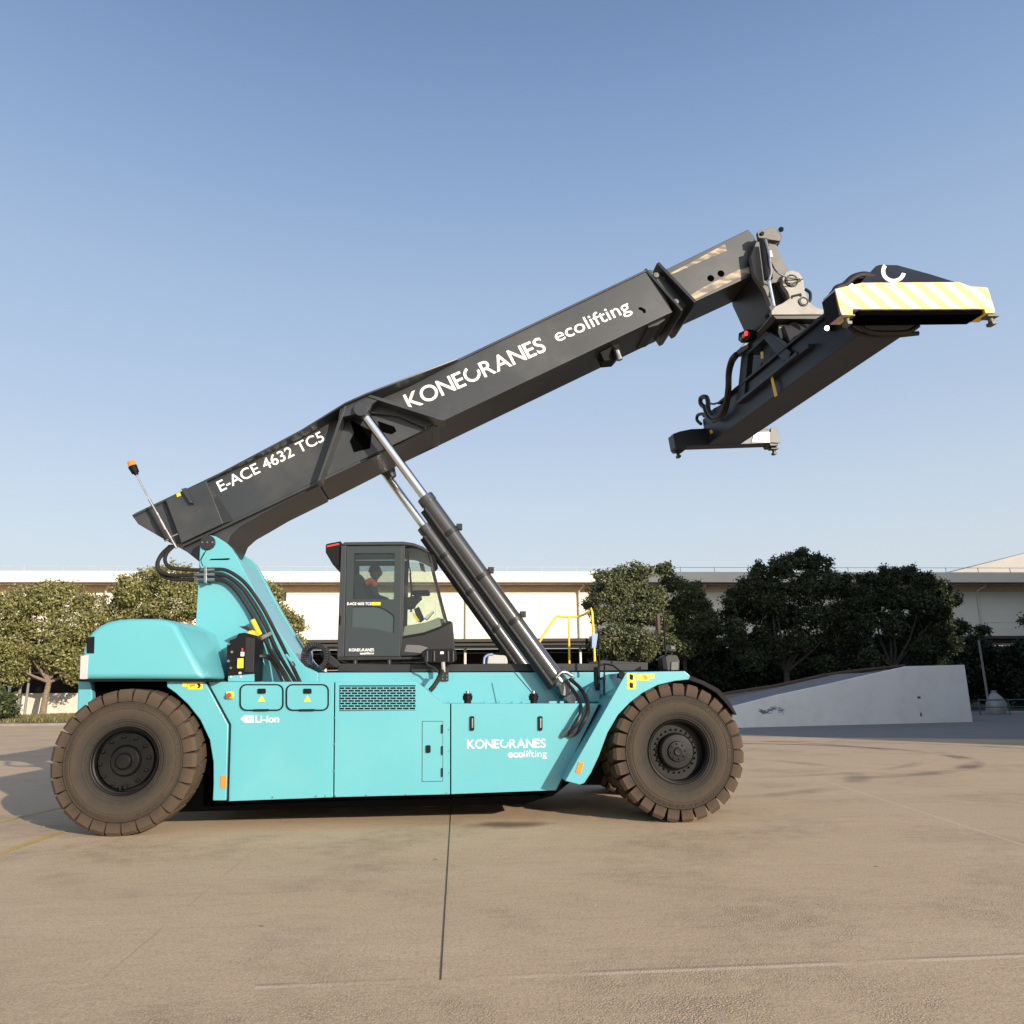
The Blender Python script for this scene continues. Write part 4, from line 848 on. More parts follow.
# energy chain beside the cab
mb = MB()
for k in range(26):
    a = math.radians(-62+k*11.5); cx, cy = 314.5, 656.5
    rx = 13.8; r2 = 9.4
    q = [(cx+rx*math.cos(a-.09), cy-rx*math.sin(a-.09)*1.04), (cx+rx*math.cos(a+.09), cy-rx*math.sin(a+.09)*1.04), (cx+r2*math.cos(a+.09), cy-r2*math.sin(a+.09)*1.04), (cx+r2*math.cos(a-.09), cy-r2*math.sin(a-.09)*1.04)]
    mb.px(q, 1.25, 1.6)
mb.build('energy_chain', M['dark'], dk, .006)
px_part([(318,653),(322,650),(337,660),(341,665),(336,668),(328,663)], 1.4, 1.6, 'energy_chain', 'dark', dk, .01)
px_part([(305,652),(311,650),(311,668),(306,666)], 1.9, 2.1, 'coolant_bottle', 'blue', dk, .02)
px_part([(318,666),(330,659),(334,661),(333,668)], 3.0, 3.1, 'valve_block', 'red', dk, .01)
px_part([(487,664),(488,656),(494,654.5),(507,655.5),(508,664)], 2.9, 3.2, 'battery_cover', 'grey', dk, .02)
htube([(484,664,2.9),(484.5,658,2.9),(488,655,2.9),(493,654.5,2.9)], .02, 'deck_hose', 'blue', dk)

# ---- beacon on its mast
bk = MB().tube([V3(136.5,475,1.25),V3(150,501,1.25)], .012, 8).tube([V3(149,499,1.25),V3(176.5,548,1.25)], .020, 8).build('beacon_mast', M['steel'], RS)
MB().tube([V3(136.8,474.5,1.25),V3(134.5,471,1.25)], [.03,.05], 12).tube([V3(135.5,472.5,1.25),V3(132.5,466.5,1.25)], [.055,.066], 18).build('beacon_base', M['black'], bk)
bl_ = MB().tube([V3(132.9,467.3,1.25),V3(130.7,461.2,1.25)], [.062,.052], 20).build('beacon_lens', M['orange'], bk, .012)
for p in ((168,540),(174,536)): MB().tube([V3(p[0]-3.5,p[1]+1,1.25),V3(p[0]+3.5,p[1]-2,1.3)], .014, 8).build('mast_clamp', M['steel'], bk)
MB().tube([V3(157,513,1.235),V3(166,530,1.235)], .026, 8).build('mast_sleeve', M['steel'], bk)

# ---- handrail, far side
hr = MB().tube([V3(528,662,3.9),V3(543,636,3.9),V3(555.5,617.5,3.9),V3(560,616.6,3.9),V3(578,616.8,3.9),V3(589,612,3.7),V3(592.2,612.5,3.65),V3(595,666,3.6)], .022, 10, 2).build('handrail', M['yellow'], RS)
MB().tube([V3(568.6,616.8,3.9),V3(569.4,668,3.9)], .02, 10).build('rail_post', M['yellow'], hr)
px_part([(592,634),(598,633.5),(596,648),(592,648)], 3.3, 3.34, 'blue_flag', 'blue', hr, .004)
# ---- mirrors and brackets at the front
mr_ = MB().tube([V3(598.8,632,1.0),V3(599,668,1.0)], .016, 8).tube([V3(604.5,665,.6),V3(604,690,.6),V3(605,696,.58),V3(610,700,.56)], .012, 8, 3).tube([V3(598.5,665.5,.8),V3(606,664,.8),V3(613,665.5,.4),V3(622,672.5,.1)], .012, 8).build('mirror_bracket', M['black'], RS)
px_part([(597,666.5),(600.4,666.2),(600.2,690.2),(597.6,690.6)], .55, .85, 'side_mirror', 'black', mr_, .015)
px_part([(601,677.5),(605.6,677),(605.6,680),(601,680)], .6, .68, 'mirror_clamp', 'black', mr_, .004)
px_part([(619,674),(622,671.6),(625,672.4),(622.6,678.6),(618.8,677.6)], -.02, .12, 'side_camera', 'black', mr_, .006)
px_part([(606.6,696),(609.4,695.2),(611.4,700),(609,701)], .5, .6, 'bracket_foot', 'black', mr_, .006)
# front light cluster
fl = px_part([(664,658),(668,654.5),(677,655),(679.8,661),(679.4,670.4),(667,670.6)], 1.0, 1.4, 'light_cluster', 'dark', RS, .012)
px_part([(661.5,658),(666,655.5),(668,670.5),(663,669)], .95, 1.2, 'lamp_bracket', 'black', fl, .01)
px_part([(669.5,644.5),(675.6,645.5),(676.4,651.6),(668.8,651)], 1.0, 1.25, 'head_lamp', 'dark', fl, .01)
px_part([(671,646),(675,646.6),(675.4,649.6),(671,649.2)], .985, 1.02, 'lamp_glass', 'headp', fl, .004)
px_part([(671.5,662),(678.6,661.6),(678.4,670),(671,670.2)], .98, 1.02, 'lamp_glass', 'headp', fl, .004)
MB().tube([V3(663.8,618,1.05),V3(665.6,658,1.05)], .014, 8).build('antenna', M['black'], fl)
px_part([(656.8,614),(660,613),(660.4,634),(658.2,634)], 3.2, 3.3, 'far_mirror', 'brown', fl, .01)

# ---- cab (one box with glazed sides; near side at y=1.45)
CY0, CY1 = 1.45, 2.85
def mirrored(pp, v, name, m, parent, t=.05, bev=.008, holes=(), tr_at=CY0):
    P2 = [W.tr(a, b, tr_at) for a, b in pp]; H2_ = [[W.tr(a, b, tr_at) for a, b in h] for h in holes]
    mb = MB().prism(P2, v, v+t, W, H2_); return mb.build(name, M[m], parent, bev)
side_out = [(341,545),(345,541.8),(403,541.6),(415,543.5),(424,547),(430.5,552),(434,561),(441,583),(447.5,606),(452.5,624),(455.5,655.5),(452,658),(344,659.5),(337,657.5)]
cab_ = MB().px([(337.5,656),(455,654),(455.5,658.5),(420,659.5),(337,660.5)], CY0, CY1).build('cab', M['dark'], RS, .01, label='black glazed driver cab')
for p in ((355,661.5),(389,661.5),(430,661)): MB().tube([V3(p[0],p[1]-2,1.5),V3(p[0],p[1]+3,1.5)], .04, 12).build('cab_mount', M['dark'], cab_)
MB().px([(341,545.5),(344,542),(403,541.4),(414,543),(423,546.5),(429.5,551),(429,553.5),(421,549.2),(413,546),(403,545),(347,545.3)], CY0-.01, CY1+.01).build('cab_roof', M['boom'], cab_, .015)
for v in (CY0, CY1-.06):
    mirrored([(341,545.4),(346.4,545.4),(344.2,657.5),(337,657.5)], v, 'cab_pillar', 'boom', cab_, .06)
    mirrored([(402.2,545.6),(405,545.6),(402.6,637.5),(400,657.5)], v, 'cab_pillar', 'boom', cab_, .06, .004)
    mirrored([(428,551.5),(430,552),(444,607),(448.5,623),(446.5,624),(442,607)], v+.01, 'windscreen_pillar', 'dark', cab_, .04, .004)
    mirrored([(402.6,636),(424,632.2),(440,626),(449.5,620.5),(452.3,622),(455.5,655),(450,657.5),(400,657.5)], v, 'cab_nose', 'dark', cab_, .06, .01)
    mirrored([(402.8,636.6),(424,633),(440,627),(450.5,621.2),(450.6,623),(440,629),(424,635),(402.8,638.4)], v-.01, 'nose_trim', 'black', cab_, .02, .002)
    mirrored([(405.5,548.3),(412,548),(420,549.8),(427.5,553.2),(442,608),(446,621.5),(424,631.8),(403,635.6)], v+.02, 'side_window', 'glass', cab_, .01, 0)
up = [(354.3,553.6),(394.8,553.6),(393.8,599.4),(353.2,599.4)]
lo = [(352.4,606.6),(378,606.4),(386,609.5),(393,614.5),(394.6,617),(394,633.5),(378,629.5),(352,627)]
dr_ = mirrored([(346.6,546.2),(402.2,546.2),(400,656.5),(344.4,656.8)], CY0-.012, 'cab_door', 'boom', cab_, .05, .006, (up, lo))
mirrored([(347,546.8),(401.6,546.8),(399.6,656),(345,656.2)], CY0-.020, 'door_glazing', 'tint3', dr_, .006, 0, (up, lo))
mirrored(up, CY0+.01, 'door_window', 'tint', dr_, .01, 0); mirrored(lo, CY0+.01, 'door_window', 'tint2', dr_, .01, 0)
mirrored([(346.6,546.2),(402.2,546.2),(400,656.5),(344.4,656.8)], CY1-.05, 'far_side', 'dark', cab_, .05, .006, ([(350,552),(397,552),(395,606),(350,606)],))
mirrored([(350,552),(397,552),(395,606),(350,606)], CY1-.03, 'far_window', 'glass', cab_, .01, 0)
for x in (341.5,): pass
px_part([(339.4,616),(340.8,615.6),(340.4,624.4),(339,624.6)], CY0-.04, CY0, 'door_hinge', 'black', dr_, .002)
# front and rear faces
ws0, ws1 = W.tr(429,552.5,CY0), W.tr(448,622,CY0)
MB().add([(ws0[0],CY0+.05,ws0[1]),(ws0[0],CY1-.05,ws0[1]),(ws1[0],CY1-.05,ws1[1]),(ws1[0],CY0+.05,ws1[1])], [(0,1,2,3)]).build('windscreen', M['glass'], cab_)
nz = [W.tr(*p, CY0) for p in [(449.5,620.5),(452.8,622),(455.8,656),(452,657)]]; MB().prism(nz, CY0+.05, CY1-.05).build('cab_front', M['dark'], cab_, .01)
rz = [W.tr(*p, CY0) for p in [(340.6,546),(344,546),(341,657),(337,657)]]; mb = MB().prism(rz, CY0+.06, CY1-.06); mb.build('cab_back', M['dark'], cab_, .01)
px_part([(423,651),(436,643),(433,652)], CY0-.02, CY0, 'nose_badge', 'dark', cab_)
px_part([(406,644.6),(420,645.2),(428,647.6),(423.5,654),(416,652.8),(404,652)], CY0-.012, CY0+.0, 'cab_nose_light', 'headp', cab_, .01)
ac = px_part([(325.6,544.3),(329,543.2),(341,541),(341,567),(332.6,564.5),(325.6,552.4)], CY0+.05, CY1-.05, 'air_conditioner', 'black', cab_, .012)
px_part([(326.6,545.6),(339,543),(339,544.8),(326.8,547.4)], CY0+.035, CY0+.055, 'red_marker', 'red', ac, .002)
lettering([('E-ACE 4632 TC5', .02)], (347.2,605), (371.4,605), CY0-.021, M['white'], dr_, cap_px=2.7)
px_part([(371.8,602.2),(380.6,602.2),(380.4,605.2),(371.6,605.2)], CY0-.026, CY0-.02, 'yellow_decal', 'ydecal', dr_)
lettering(LOGO, (349,651.4), (374,651.3), CY0-.021, M['white'], dr_, cap_px=3.1); lettering([('eco', .03), ('lifting', .01)], (360,654.4), (374,654.3), CY0-.021, M['white'], dr_, cap_px=2.4, gap=.03)
# interior: floor, seat, dash, screen, wheel
px_part([(345,650),(450,648),(450,656),(345,656)], CY0+.1, CY1-.1, 'cab_floor', 'black', cab_)
px_part([(402,637),(404,626),(425,622.5),(438,617.5),(449,620.5),(440,627),(424,633)], CY0+.12, CY1-.12, 'dashboard', 'cream', cab_, .02)
st = MB().px([(356,612),(382,612),(386,619),(358,622)], 1.85, 2.45).build('driver_seat', M['cushion'], cab_, .04)
MB().px([(352,575),(357,572),(363,576),(366,612),(356,614)], 1.88, 2.42).build('seat_backrest', M['cushion'], st, .04)
px_part([(362,640),(380,640),(376,620),(366,620)], 2.0, 2.3, 'seat_base', 'black', st, .02)
px_part([(413,590.2),(428,590),(430,592),(429,594),(414,594.4),(411.5,592.4)], 2.2, 2.5, 'display_screen', 'black', cab_, .01)
px_part([(414,609),(419,606.5),(424,618),(420,621),(417,620)], 1.95, 2.25, 'steering_column', 'black', cab_, .01)
MB().tube([V3(410,573,2.3),V3(411.5,590,2.3),V3(411,612,2.3)], .016, 8).build('screen_post', M['black'], cab_)
px_part([(406,598),(412,596),(420,595),(422,597),(416,603),(414,607),(407,608)], 2.0, 2.3, 'control_panel', 'black', cab_, .01)
px_part([(412,613),(414,612.5),(419.5,620.5),(417.5,622)], 1.9, 1.94, 'yellow_lever', 'yellow', cab_, .004)
px_part([(424,618),(432,611),(434,611.5),(427,619.5)], 2.0, 2.2, 'console_lid', 'grey', cab_, .004)
MB().tube([V3(408,545,2.0),V3(409,566,2.0),V3(411,574,2.0)], .01, 6).build('cable', M['black'], cab_)
px_part([(419,562),(424,564),(425.5,572),(421,570)], 2.3, 2.36, 'inside_mirror', 'dark', cab_, .01)
wb = px_part([(429.5,553),(434,555),(438,566),(434,570),(431,562)], 2.2, 2.5, 'top_mirror', 'black', cab_, .01)
mb = MB().px([(421.5,652),(425,649.5),(452,648.5),(456.5,651),(457,660),(452,663),(424,662.5),(421.5,658)], 1.15, 1.45); hb = mb.build('head_unit', M['black'], cab_, .015)
px_part([(440.4,651.6),(443.6,651.6),(443.6,654),(440.2,654)], 1.14, 1.16, 'white_decal', 'white', hb)
for x in (427, 434, 448, 453): MB().tube([V3(x,651,1.15),V3(x,661.5,1.15)], .02, 8).build('unit_rib', M['dark'], hb)
MB().tube([V3(443,662,1.1),V3(443.5,672,1.1)], .03, 8).build('unit_stem', M['yoke'], hb)
px_part([(440,669),(443,667),(448.6,668),(448.6,681),(440.4,681)], 1.33, 1.37, 'unit_bracket', 'dark', hb, .006)
for p in ((442.8,675.6),(446.8,675.6),(442.8,679),(446.8,679)):
    c = W.tr(*p, 1.33); MB().lathe([(0,-.01),(.010,-.01),(.012,.01)], (c[0],1.33,c[1]), 8).build('bracket_bolt', M['steel'], hb)
htube([(442,671,1.05),(439,678,.95),(434,686,.9),(430,690.5,.88)], .035, 'unit_hose', 'hose', hb)
htube([(425,656,1.1),(427,664,1.05),(434,668,1.05),(440,674,1.05)], .014, 'unit_cable', 'hose', hb)

# ---- the driver
def person():
    root = thing('person', 'driver in dark clothes with orange shoulders sitting inside the cab', 'person', V3(371,612,2.1))
    import bmesh
    def g(px, py, y): return V3(px, py, y)
    J = {'pel': (g(369,608,2.12), .15), 'wst': (g(369,598,2.12), .13), 'chs': (g(371,587,2.12), .155), 'nek': (g(373,579,2.12), .06), 'shl': (g(371,583,1.92), .075), 'shr': (g(371,583,2.32), .075),
         'ell': (g(377,597,1.86), .05), 'elr': (g(377,597,2.38), .05), 'hal': (g(389,601,1.92), .034), 'har': (g(389,600,2.3), .034),
         'hpl': (g(371,612,2.02), .095), 'hpr': (g(371,612,2.22), .095), 'knl': (g(395,614,1.98), .065), 'knr': (g(395,614,2.26), .065), 'ftl': (g(398,642,1.98), .045), 'ftr': (g(398,642,2.26), .045), 'tol': (g(406,644,1.98), .035), 'tor': (g(406,644,2.26), .035)}
    ks = list(J); E = [('pel','wst'),('wst','chs'),('chs','nek'),('chs','shl'),('chs','shr'),('shl','ell'),('shr','elr'),('ell','hal'),('elr','har'),('pel','hpl'),('pel','hpr'),('hpl','knl'),('hpr','knr'),('knl','ftl'),('knr','ftr'),('ftl','tol'),('ftr','tor')]
    me = bpy.data.meshes.new('body'); loc = Vector(root.location)
    me.from_pydata([J[k][0]-loc for k in ks], [(ks.index(a), ks.index(b)) for a, b in E], [])
    o = bpy.data.objects.new('clothing', me); COL.objects.link(o); o.parent = root; me.materials.append(M['cloth'])
    sk = o.modifiers.new('skin', 'SKIN'); 
    for i, k in enumerate(ks): me.skin_vertices[0].data[i].radius = (J[k][1],)*2
    me.skin_vertices[0].data[0].use_root = True
    sb = o.modifiers.new('sub', 'SUBSURF'); sb.levels = 2; sb.render_levels = 2
    h = MB(); c = g(375.5,573,2.12); hd = []
    # head with face relief: a lathe squeezed and pushed
    N, K = 14, 20; vs = []; fs = []
    for i in range(N+1):
        th = PI*i/N; z = .125*math.cos(th); rr = math.sin(th)
        jaw = 1-.28*max(0, -math.cos(th))
        for k in range(K):
            a = 2*PI*k/K; x = .098*rr*math.cos(a)*jaw; y = .078*rr*math.sin(a)*jaw
            if abs(a) < .4 or a > 2*PI-.4:
                if abs(z+.01) < .03: x += .022*(1-min(abs(a), 2*PI-a)/.4)   # nose
                if abs(z+.06) < .012: x += .006
            if (abs(a-.45) < .2 or abs(a-2*PI+.45) < .2) and abs(z-.015) < .02: x -= .008  # eye sockets
            if (abs(a-PI/2) < .2 or abs(a-3*PI/2) < .2) and abs(z) < .03: y *= 1.2   # ears
            vs.append((c.x+x, c.y+y, c.z+z))
    for i in range(N):
        for k in range(K): j = (k+1) % K; fs.append((i*K+k, i*K+j, (i+1)*K+j, (i+1)*K+k))
    h.add(vs, fs); h.tube([c-Vector((.01,0,.10)), c-Vector((.02,0,.17))], .05, 12)
    h.build('head', M['skin'], root)
    hh = MB(); hh.add([(c.x-.012+(x-c.x)*1.08, c.y+(y-c.y)*1.1, c.z+.014+(z-c.z)*1.06) for x, y, z in vs[:K*8]], [f for f in fs if max(f) < K*8])
    hh.build('hair', M['black'], root)
    MB().tube([g(366,583,1.87), g(371,581,1.86), g(376,586,1.87)], .05, 10, 3).tube([g(366,583,2.37), g(371,581,2.38), g(376,586,2.37)], .05, 10, 3).build('vest_shoulders', M['hivis'], root)
    for s in (1.92, 2.3):
        b = g(389,601,s); mbh = MB(); mbh.tube([b, b+Vector((.05,0,-.01))], [.034,.03], 10)
        for k in range(4):
            q = b+Vector((.045, -.027+k*.018, 0)); mbh.tube([q, q+Vector((.035,0,-.008)), q+Vector((.055,0,-.03))], .0085, 6)
        q = b+Vector((.01,.035 if s > 2.1 else -.035,.0)); mbh.tube([q, q+Vector((.035,0,.012))], .0095, 6)
        mbh.build('hand', M['skin'], root)
person()

# ============================================================ THE SETTING
gr = MB().add([(-700,-60,0),(700,-60,0),(700,900,0),(-700,900,0)], [(0,1,2,3)]).build('ground', M['yard']); struct(gr)
y0 = MB().add([(3.995,-5.57,.004),(4.003,-5.57,.004),(4.132,3.2,.004),(4.12,3.2,.004)], [(0,1,2,3)]).build('ground_joint', M['joint']); struct(y0)
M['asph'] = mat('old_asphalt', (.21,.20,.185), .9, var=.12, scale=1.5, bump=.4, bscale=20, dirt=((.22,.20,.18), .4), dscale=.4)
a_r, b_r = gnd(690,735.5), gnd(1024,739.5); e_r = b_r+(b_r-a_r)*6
rd_ = MB().add([(a_r.x,a_r.y,.004),(b_r.x,b_r.y,.004),(e_r.x,e_r.y,.004),(e_r.x+60,60,.004),(8,60,.004)], [(0,1,2,3,4)]).build('road', M['asph']); struct(rd_)  # dark asphalt sheet, its near edge set along the shade boundary
def stripe(p, q, w, name='yellow_line'):
    a, b = gnd(*p), gnd(*q); d = (b-a).normalized(); n = Vector((-d.y, d.x, 0))*w/2
    o = MB().add([a-n+Vector((0,0,.004)), b-n+Vector((0,0,.004)), b+n+Vector((0,0,.004)), a+n+Vector((0,0,.004))], [(0,1,2,3)]).build(name, M['linep']); return struct(o)
M['linep'] = mat('worn_yellow_line', (.50,.33,.07), .8, var=.2, scale=3, dirt=((.36,.27,.17), .8), dscale=3)
a = stripe((-60,874), (64,831), .11); b = stripe((-30,829), (60,808), .10)
# verge, kerb
MB().box((-34,44.6,.06), (60,.35,.14)).build('kerb', M['kerb']); struct(bpy.data.objects['kerb'])
vg = MB().add([(-90,44.78,.10),(12,44.78,.10),(12,71.5,.10),(-90,71.5,.10)], [(0,1,2,3)]).build('verge', M['grassm']); struct(vg)
pv = MB().add([(-90,44.9,.112),(-24,44.9,.112),(-28,60,.112),(-90,60,.112)], [(0,1,2,3)]).build('pavement', M['kerb']); struct(pv)

# grass on the verge
def grass(name, x0, x1, ya, yb, n, h, m):
    x = RNG.uniform(x0, x1, n); y = RNG.uniform(ya, yb, n); a = RNG.uniform(0, 2*PI, n); hh = h*RNG.uniform(.4, 1.2, n); w = .05
    V = np.zeros((n,3,3)); V[:,0] = np.stack([x-w*np.cos(a), y-w*np.sin(a), np.full(n,.10)], -1); V[:,1] = np.stack([x+w*np.cos(a), y+w*np.sin(a), np.full(n,.10)], -1)
    V[:,2] = np.stack([x+RNG.normal(0,.08,n), y+RNG.normal(0,.08,n), .10+hh], -1)
    me = bpy.data.meshes.new(name); me.from_pydata(V.reshape(-1,3).tolist(), [], np.arange(3*n).reshape(n,3).tolist()); me.materials.append(m)
    o = bpy.data.objects.new(name, me); COL.objects.link(o); o['kind'] = 'stuff'; o['label'] = 'rough yellow-green grass on the verge under the left trees'; return o
M['grassb'] = leaf_mat('dry_grass_blades', (.10,.10,.03), (.17,.15,.05), (.26,.22,.10))
grass('grass', -33, -20, 48, 70, 22000, .28, M['grassb'])

# perimeter wall
pw = MB().box((-45,72.3,1.15), (120,.3,2.1)).build('perimeter_wall', M['pwall'], bevel=.02); tag(pw, 'low cream rendered wall behind the left-hand trees', 'wall')
# poles
for px_, py0, py1, r in ((23.5,642,691,.13), (26.5,660,692,.12)):
    t = V3(px_, py0, 69); b_ = V3(px_-5.5 if px_ < 25 else px_-1, py1+14, 69)
    o = MB().tube([(b_.x,69,.1),(b_.x+.05,69,t.z+2.5)], [r, r*.8], 12).build('street_pole', M['polem'])
    tag(o, 'thicker pale pole at far left behind the tree' if px_ < 25 else 'slimmer pale pole standing right beside the thicker one, far left', 'pole', 'pale poles behind the left tree')

# ---- warehouse
BYY = 80.
wh = thing('warehouse', 'long cream warehouse with white fascia running behind the trees and the machine', 'warehouse', (20, BYY, 0))
x0, x1 = -110., 175.
TR = lambda px, py, y: W.tr(px, py, y)[1]
MB().box(((x0+x1)/2, 90, 11.2), (x1-x0, 16, 7.2)).build('upper_wall', M['wall'], wh)
mb = MB()
for k in range(9): mb.box(((x0+x1)/2, 81.985, 7.95+k*.8), (x1-x0, .05, .05))
for k in range(47): mb.box((x0+3+k*6.1, 81.98, 11.1), (.06, .05, 7))
mb.build('cladding_joint', M['wall'], wh)
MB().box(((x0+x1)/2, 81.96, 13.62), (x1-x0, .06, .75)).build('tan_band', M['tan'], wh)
fa = MB().box(((x0+x1)/2, 89.5, 14.75), (x1-x0, 19, 1.30)).build('fascia', M['fascia'], wh, .03)
MB().box(((x0+x1)/2, 79.9, 14.06), (x1-x0, .5, .14)).build('gutter', M['brown'], fa)
mb = MB()
for k in range(70): mb.box((x0+2+k*4.1, 80.2, 15.7), (.06,.06,.6))
mb.box(((x0+x1)/2, 80.2, 15.95), (x1-x0, .05, .05)); mb.build('roof_railing', M['grey'], fa)
MB().box(((x0+x1)/2, 80.9, 7.55), (x1-x0, 2.4, .35)).build('canopy_edge', M['bay'], wh, .02)
MB().box(((x0+x1)/2, 81.0, 7.15), (x1-x0, 1.8, .35)).build('canopy_beam', M['bay'], wh, .02)
MB().box(((x0+x1)/2, 92, 3.6), (x1-x0, .4, 7.2)).build('dock_wall', M['inner'], wh)
MB().box(((x0+x1)/2, 86, .6), (x1-x0, 9, 1.1)).build('dock_floor', M['inner'], wh)
for z in (6.35, 4.5): MB().box(((x0+x1)/2, 84, z), (x1-x0, .15, .12)).build('dock_rail', M['railm'], wh)
for pxx in (-100, 15, 120, 235, 326, 465, 580, 700, 815, 930, 1050):
    x = W.tr(pxx, 655, 82.5)[0]; MB().tube([(x,82.3,0),(x,82.3,7.2)], .16, 12).build('dock_column', M['beamw'], wh)
for pxx in (-8, 105, 223, 345, 466, 579, 700, 830, 979):
    x = W.tr(pxx, 600, 81.7)[0]
    MB().tube([(x+.5,80.6,14.1),(x+.5,80.9,13.85),(x,81.6,13.4),(x,81.8,13.0),(x,81.8,7.4)], .13, 10).build('drain_pipe', M['pipe'] if pxx < 800 else M['beamw'], wh)
for pxx, pyy in ((282.5,596.5),):
    c = W.tr(pxx, pyy, 82); f_ = MB().box((c[0],81.98,c[1]), (.9,.1,1.0)).build('window', M['dark'], wh, .01); MB().box((c[0],81.92,c[1]), (.75,.04,.85)).build('pane', M['tint2'], f_)
# ---- gabled hall further back on the right
gb = thing('gabled_hall', 'pale roofed hall rising above the warehouse at the right edge', 'hall', (110, 130, 0))
q = [W.tr(*p, 120) for p in [(930,577.5),(1024,553.5),(1240,500),(1460,560),(1460,680),(930,680)]]
MB().prism(q, 120, 170).build('hall_roof', M['roofm'], gb)

# ---- loading ramp
ra, rb = Vector((17.4,26.8)), Vector((31.2,29.5)); rd = (rb-ra).normalized(); rn = Vector((-rd.y, rd.x))
RF = Frame((ra.x, ra.y, 0), (rd.x, rd.y, 0), (rn.x, rn.y, 0), (0,0,1))
top = [RF.tr(*p, 0) for p in [(700,714),(733.4,706.5),(780,694.6),(830,684),(877.6,673),(908.6,666.2),(964.6,664.8)]]
rp = thing('loading_ramp', 'white rendered loading ramp rising to the right, dirt marks on its side', 'ramp', (24, 28, 0))
w_ = top[-1][0]; xe = RF.tr(972.8,721.7,0)[0]
MB().prism([(top[0][0],-.05)]+top+[(xe,-.05)], 0, .3, RF).build('ramp_wall', M['plaster'], rp, .02)
srf = [(a, b-.25) for a, b in top[:6]]
MB().prism([(srf[0][0],-.05)]+srf+[(xe,srf[-1][1]),(xe,-.05)], .3, 5.7, RF).build('ramp_surface', M['rampd'], rp, .01)
far = [RF.tr(*p, 5.7) for p in [(690,704),(728.7,693.5),(780,685.6),(823,676),(850,671.6),(905,666)]]
MB().prism([(far[0][0],-.05)]+far+[(xe,far[-1][1]),(xe,-.05)], 5.7, 5.95, RF).build('far_parapet', M['rampd'], rp, .01)
MB().prism([(a, b-.02) for a, b in far]+[(a, b+.09) for a, b in reversed(far)], 5.62, 6.0, RF).build('parapet_coping', M['brown'], rp, .01)
for p in [(919,697.5,4,2.4), (921,714.5,2,4)]:
    c = RF.tr(p[0], p[1], 0); MB().prism([(c[0]-p[2]*.025,c[1]-p[3]*.025),(c[0]+p[2]*.025,c[1]-p[3]*.022),(c[0]+p[2]*.022,c[1]+p[3]*.025),(c[0]-p[2]*.025,c[1]+p[3]*.02)], -.004, .01, RF).build('wall_socket', M['brown'], rp)
mb = MB()
for k in range(90):
    t = random.random(); cx = 759+24*t+random.uniform(-2,2)*(1-abs(t-.5)); cy = 710.5+4*math.sin(t*7)*.5+random.gauss(0,1.2)
    a_0 = random.uniform(-.6,.9); ll = random.uniform(1.5,4.5); c = RF.tr(cx, cy, 0); d_ = RF.tr(cx+ll*math.cos(a_0), cy-ll*math.sin(a_0)*.5, 0); w0 = random.uniform(.008,.02)
    mb.add([RF.P(c[0],-.004,c[1]-w0), RF.P(d_[0],-.004,d_[1]-w0*.5), RF.P(d_[0],-.004,d_[1]+w0*.5), RF.P(c[0],-.004,c[1]+w0)], [(0,1,2,3)])
mb.build('scribble', mat('faded_blue_grey_paint', (.20,.22,.30), .9), rp)

# ---- trees
def leaves(blobs, n, size, loc, flat=.8):
    vol = np.array([b[3]**1.7 for b in blobs]); pick = RNG.choice(len(blobs), n, p=vol/vol.sum()); B = np.array(blobs)[pick]
    d = RNG.normal(size=(n,3)); d /= np.linalg.norm(d, axis=1)[:,None]
    # lumpy shell: radius modulated by low-order waves so the outline is uneven
    ph = RNG.uniform(0, 6, (len(blobs), 3))[pick]
    lump = 1+.22*np.sin(5*d[:,0]+ph[:,0])*np.sin(4*d[:,1]+ph[:,1])+.14*np.sin(6*d[:,2]+ph[:,2])
    rad = B[:,3]*lump*(RNG.uniform(.30,1,n)**.38)*(1+RNG.normal(0,.05,n)); c = B[:,:3]+d*rad[:,None]*np.array([1,1,flat])
    # leaf clusters: snap most leaves towards twig centres
    tw = (RNG.random(n) < .7); k = n//14; cen = c[RNG.integers(0, n, k)]; near_ = RNG.integers(0, k, n)
    c2 = cen[near_]+RNG.normal(0, size*.95, (n,3)); c = np.where(tw[:,None], c2, c)
    nrm = d*.55+RNG.normal(0,.6,(n,3))+np.array([0,0,.35]); nrm /= np.linalg.norm(nrm, axis=1)[:,None]
    t = np.cross(nrm, RNG.normal(size=(n,3))); t /= np.linalg.norm(t, axis=1)[:,None]; b = np.cross(nrm, t)
    s = size*RNG.uniform(.55,1.25,n)[:,None]; c = c-np.array(loc)
    V = np.stack([c-t*s*.75, c+b*s*.42, c+t*s*.75, c-b*s*.42], 1)
    return V.reshape(-1,3)
def mesh_np(name, V, m, parent=None):
    n = len(V)//4; me = bpy.data.meshes.new(name); me.vertices.add(len(V)); me.vertices.foreach_set('co', V.astype('f').ravel())
    me.loops.add(4*n); me.loops.foreach_set('vertex_index', np.arange(4*n, dtype='i')); me.polygons.add(n)
    me.polygons.foreach_set('loop_start', np.arange(0, 4*n, 4, dtype='i')); me.polygons.foreach_set('loop_total', np.full(n, 4, 'i')); me.update(calc_edges=True)
    me.materials.append(m); o = bpy.data.objects.new(name, me); COL.objects.link(o)
    if parent: o.parent = parent
    return o
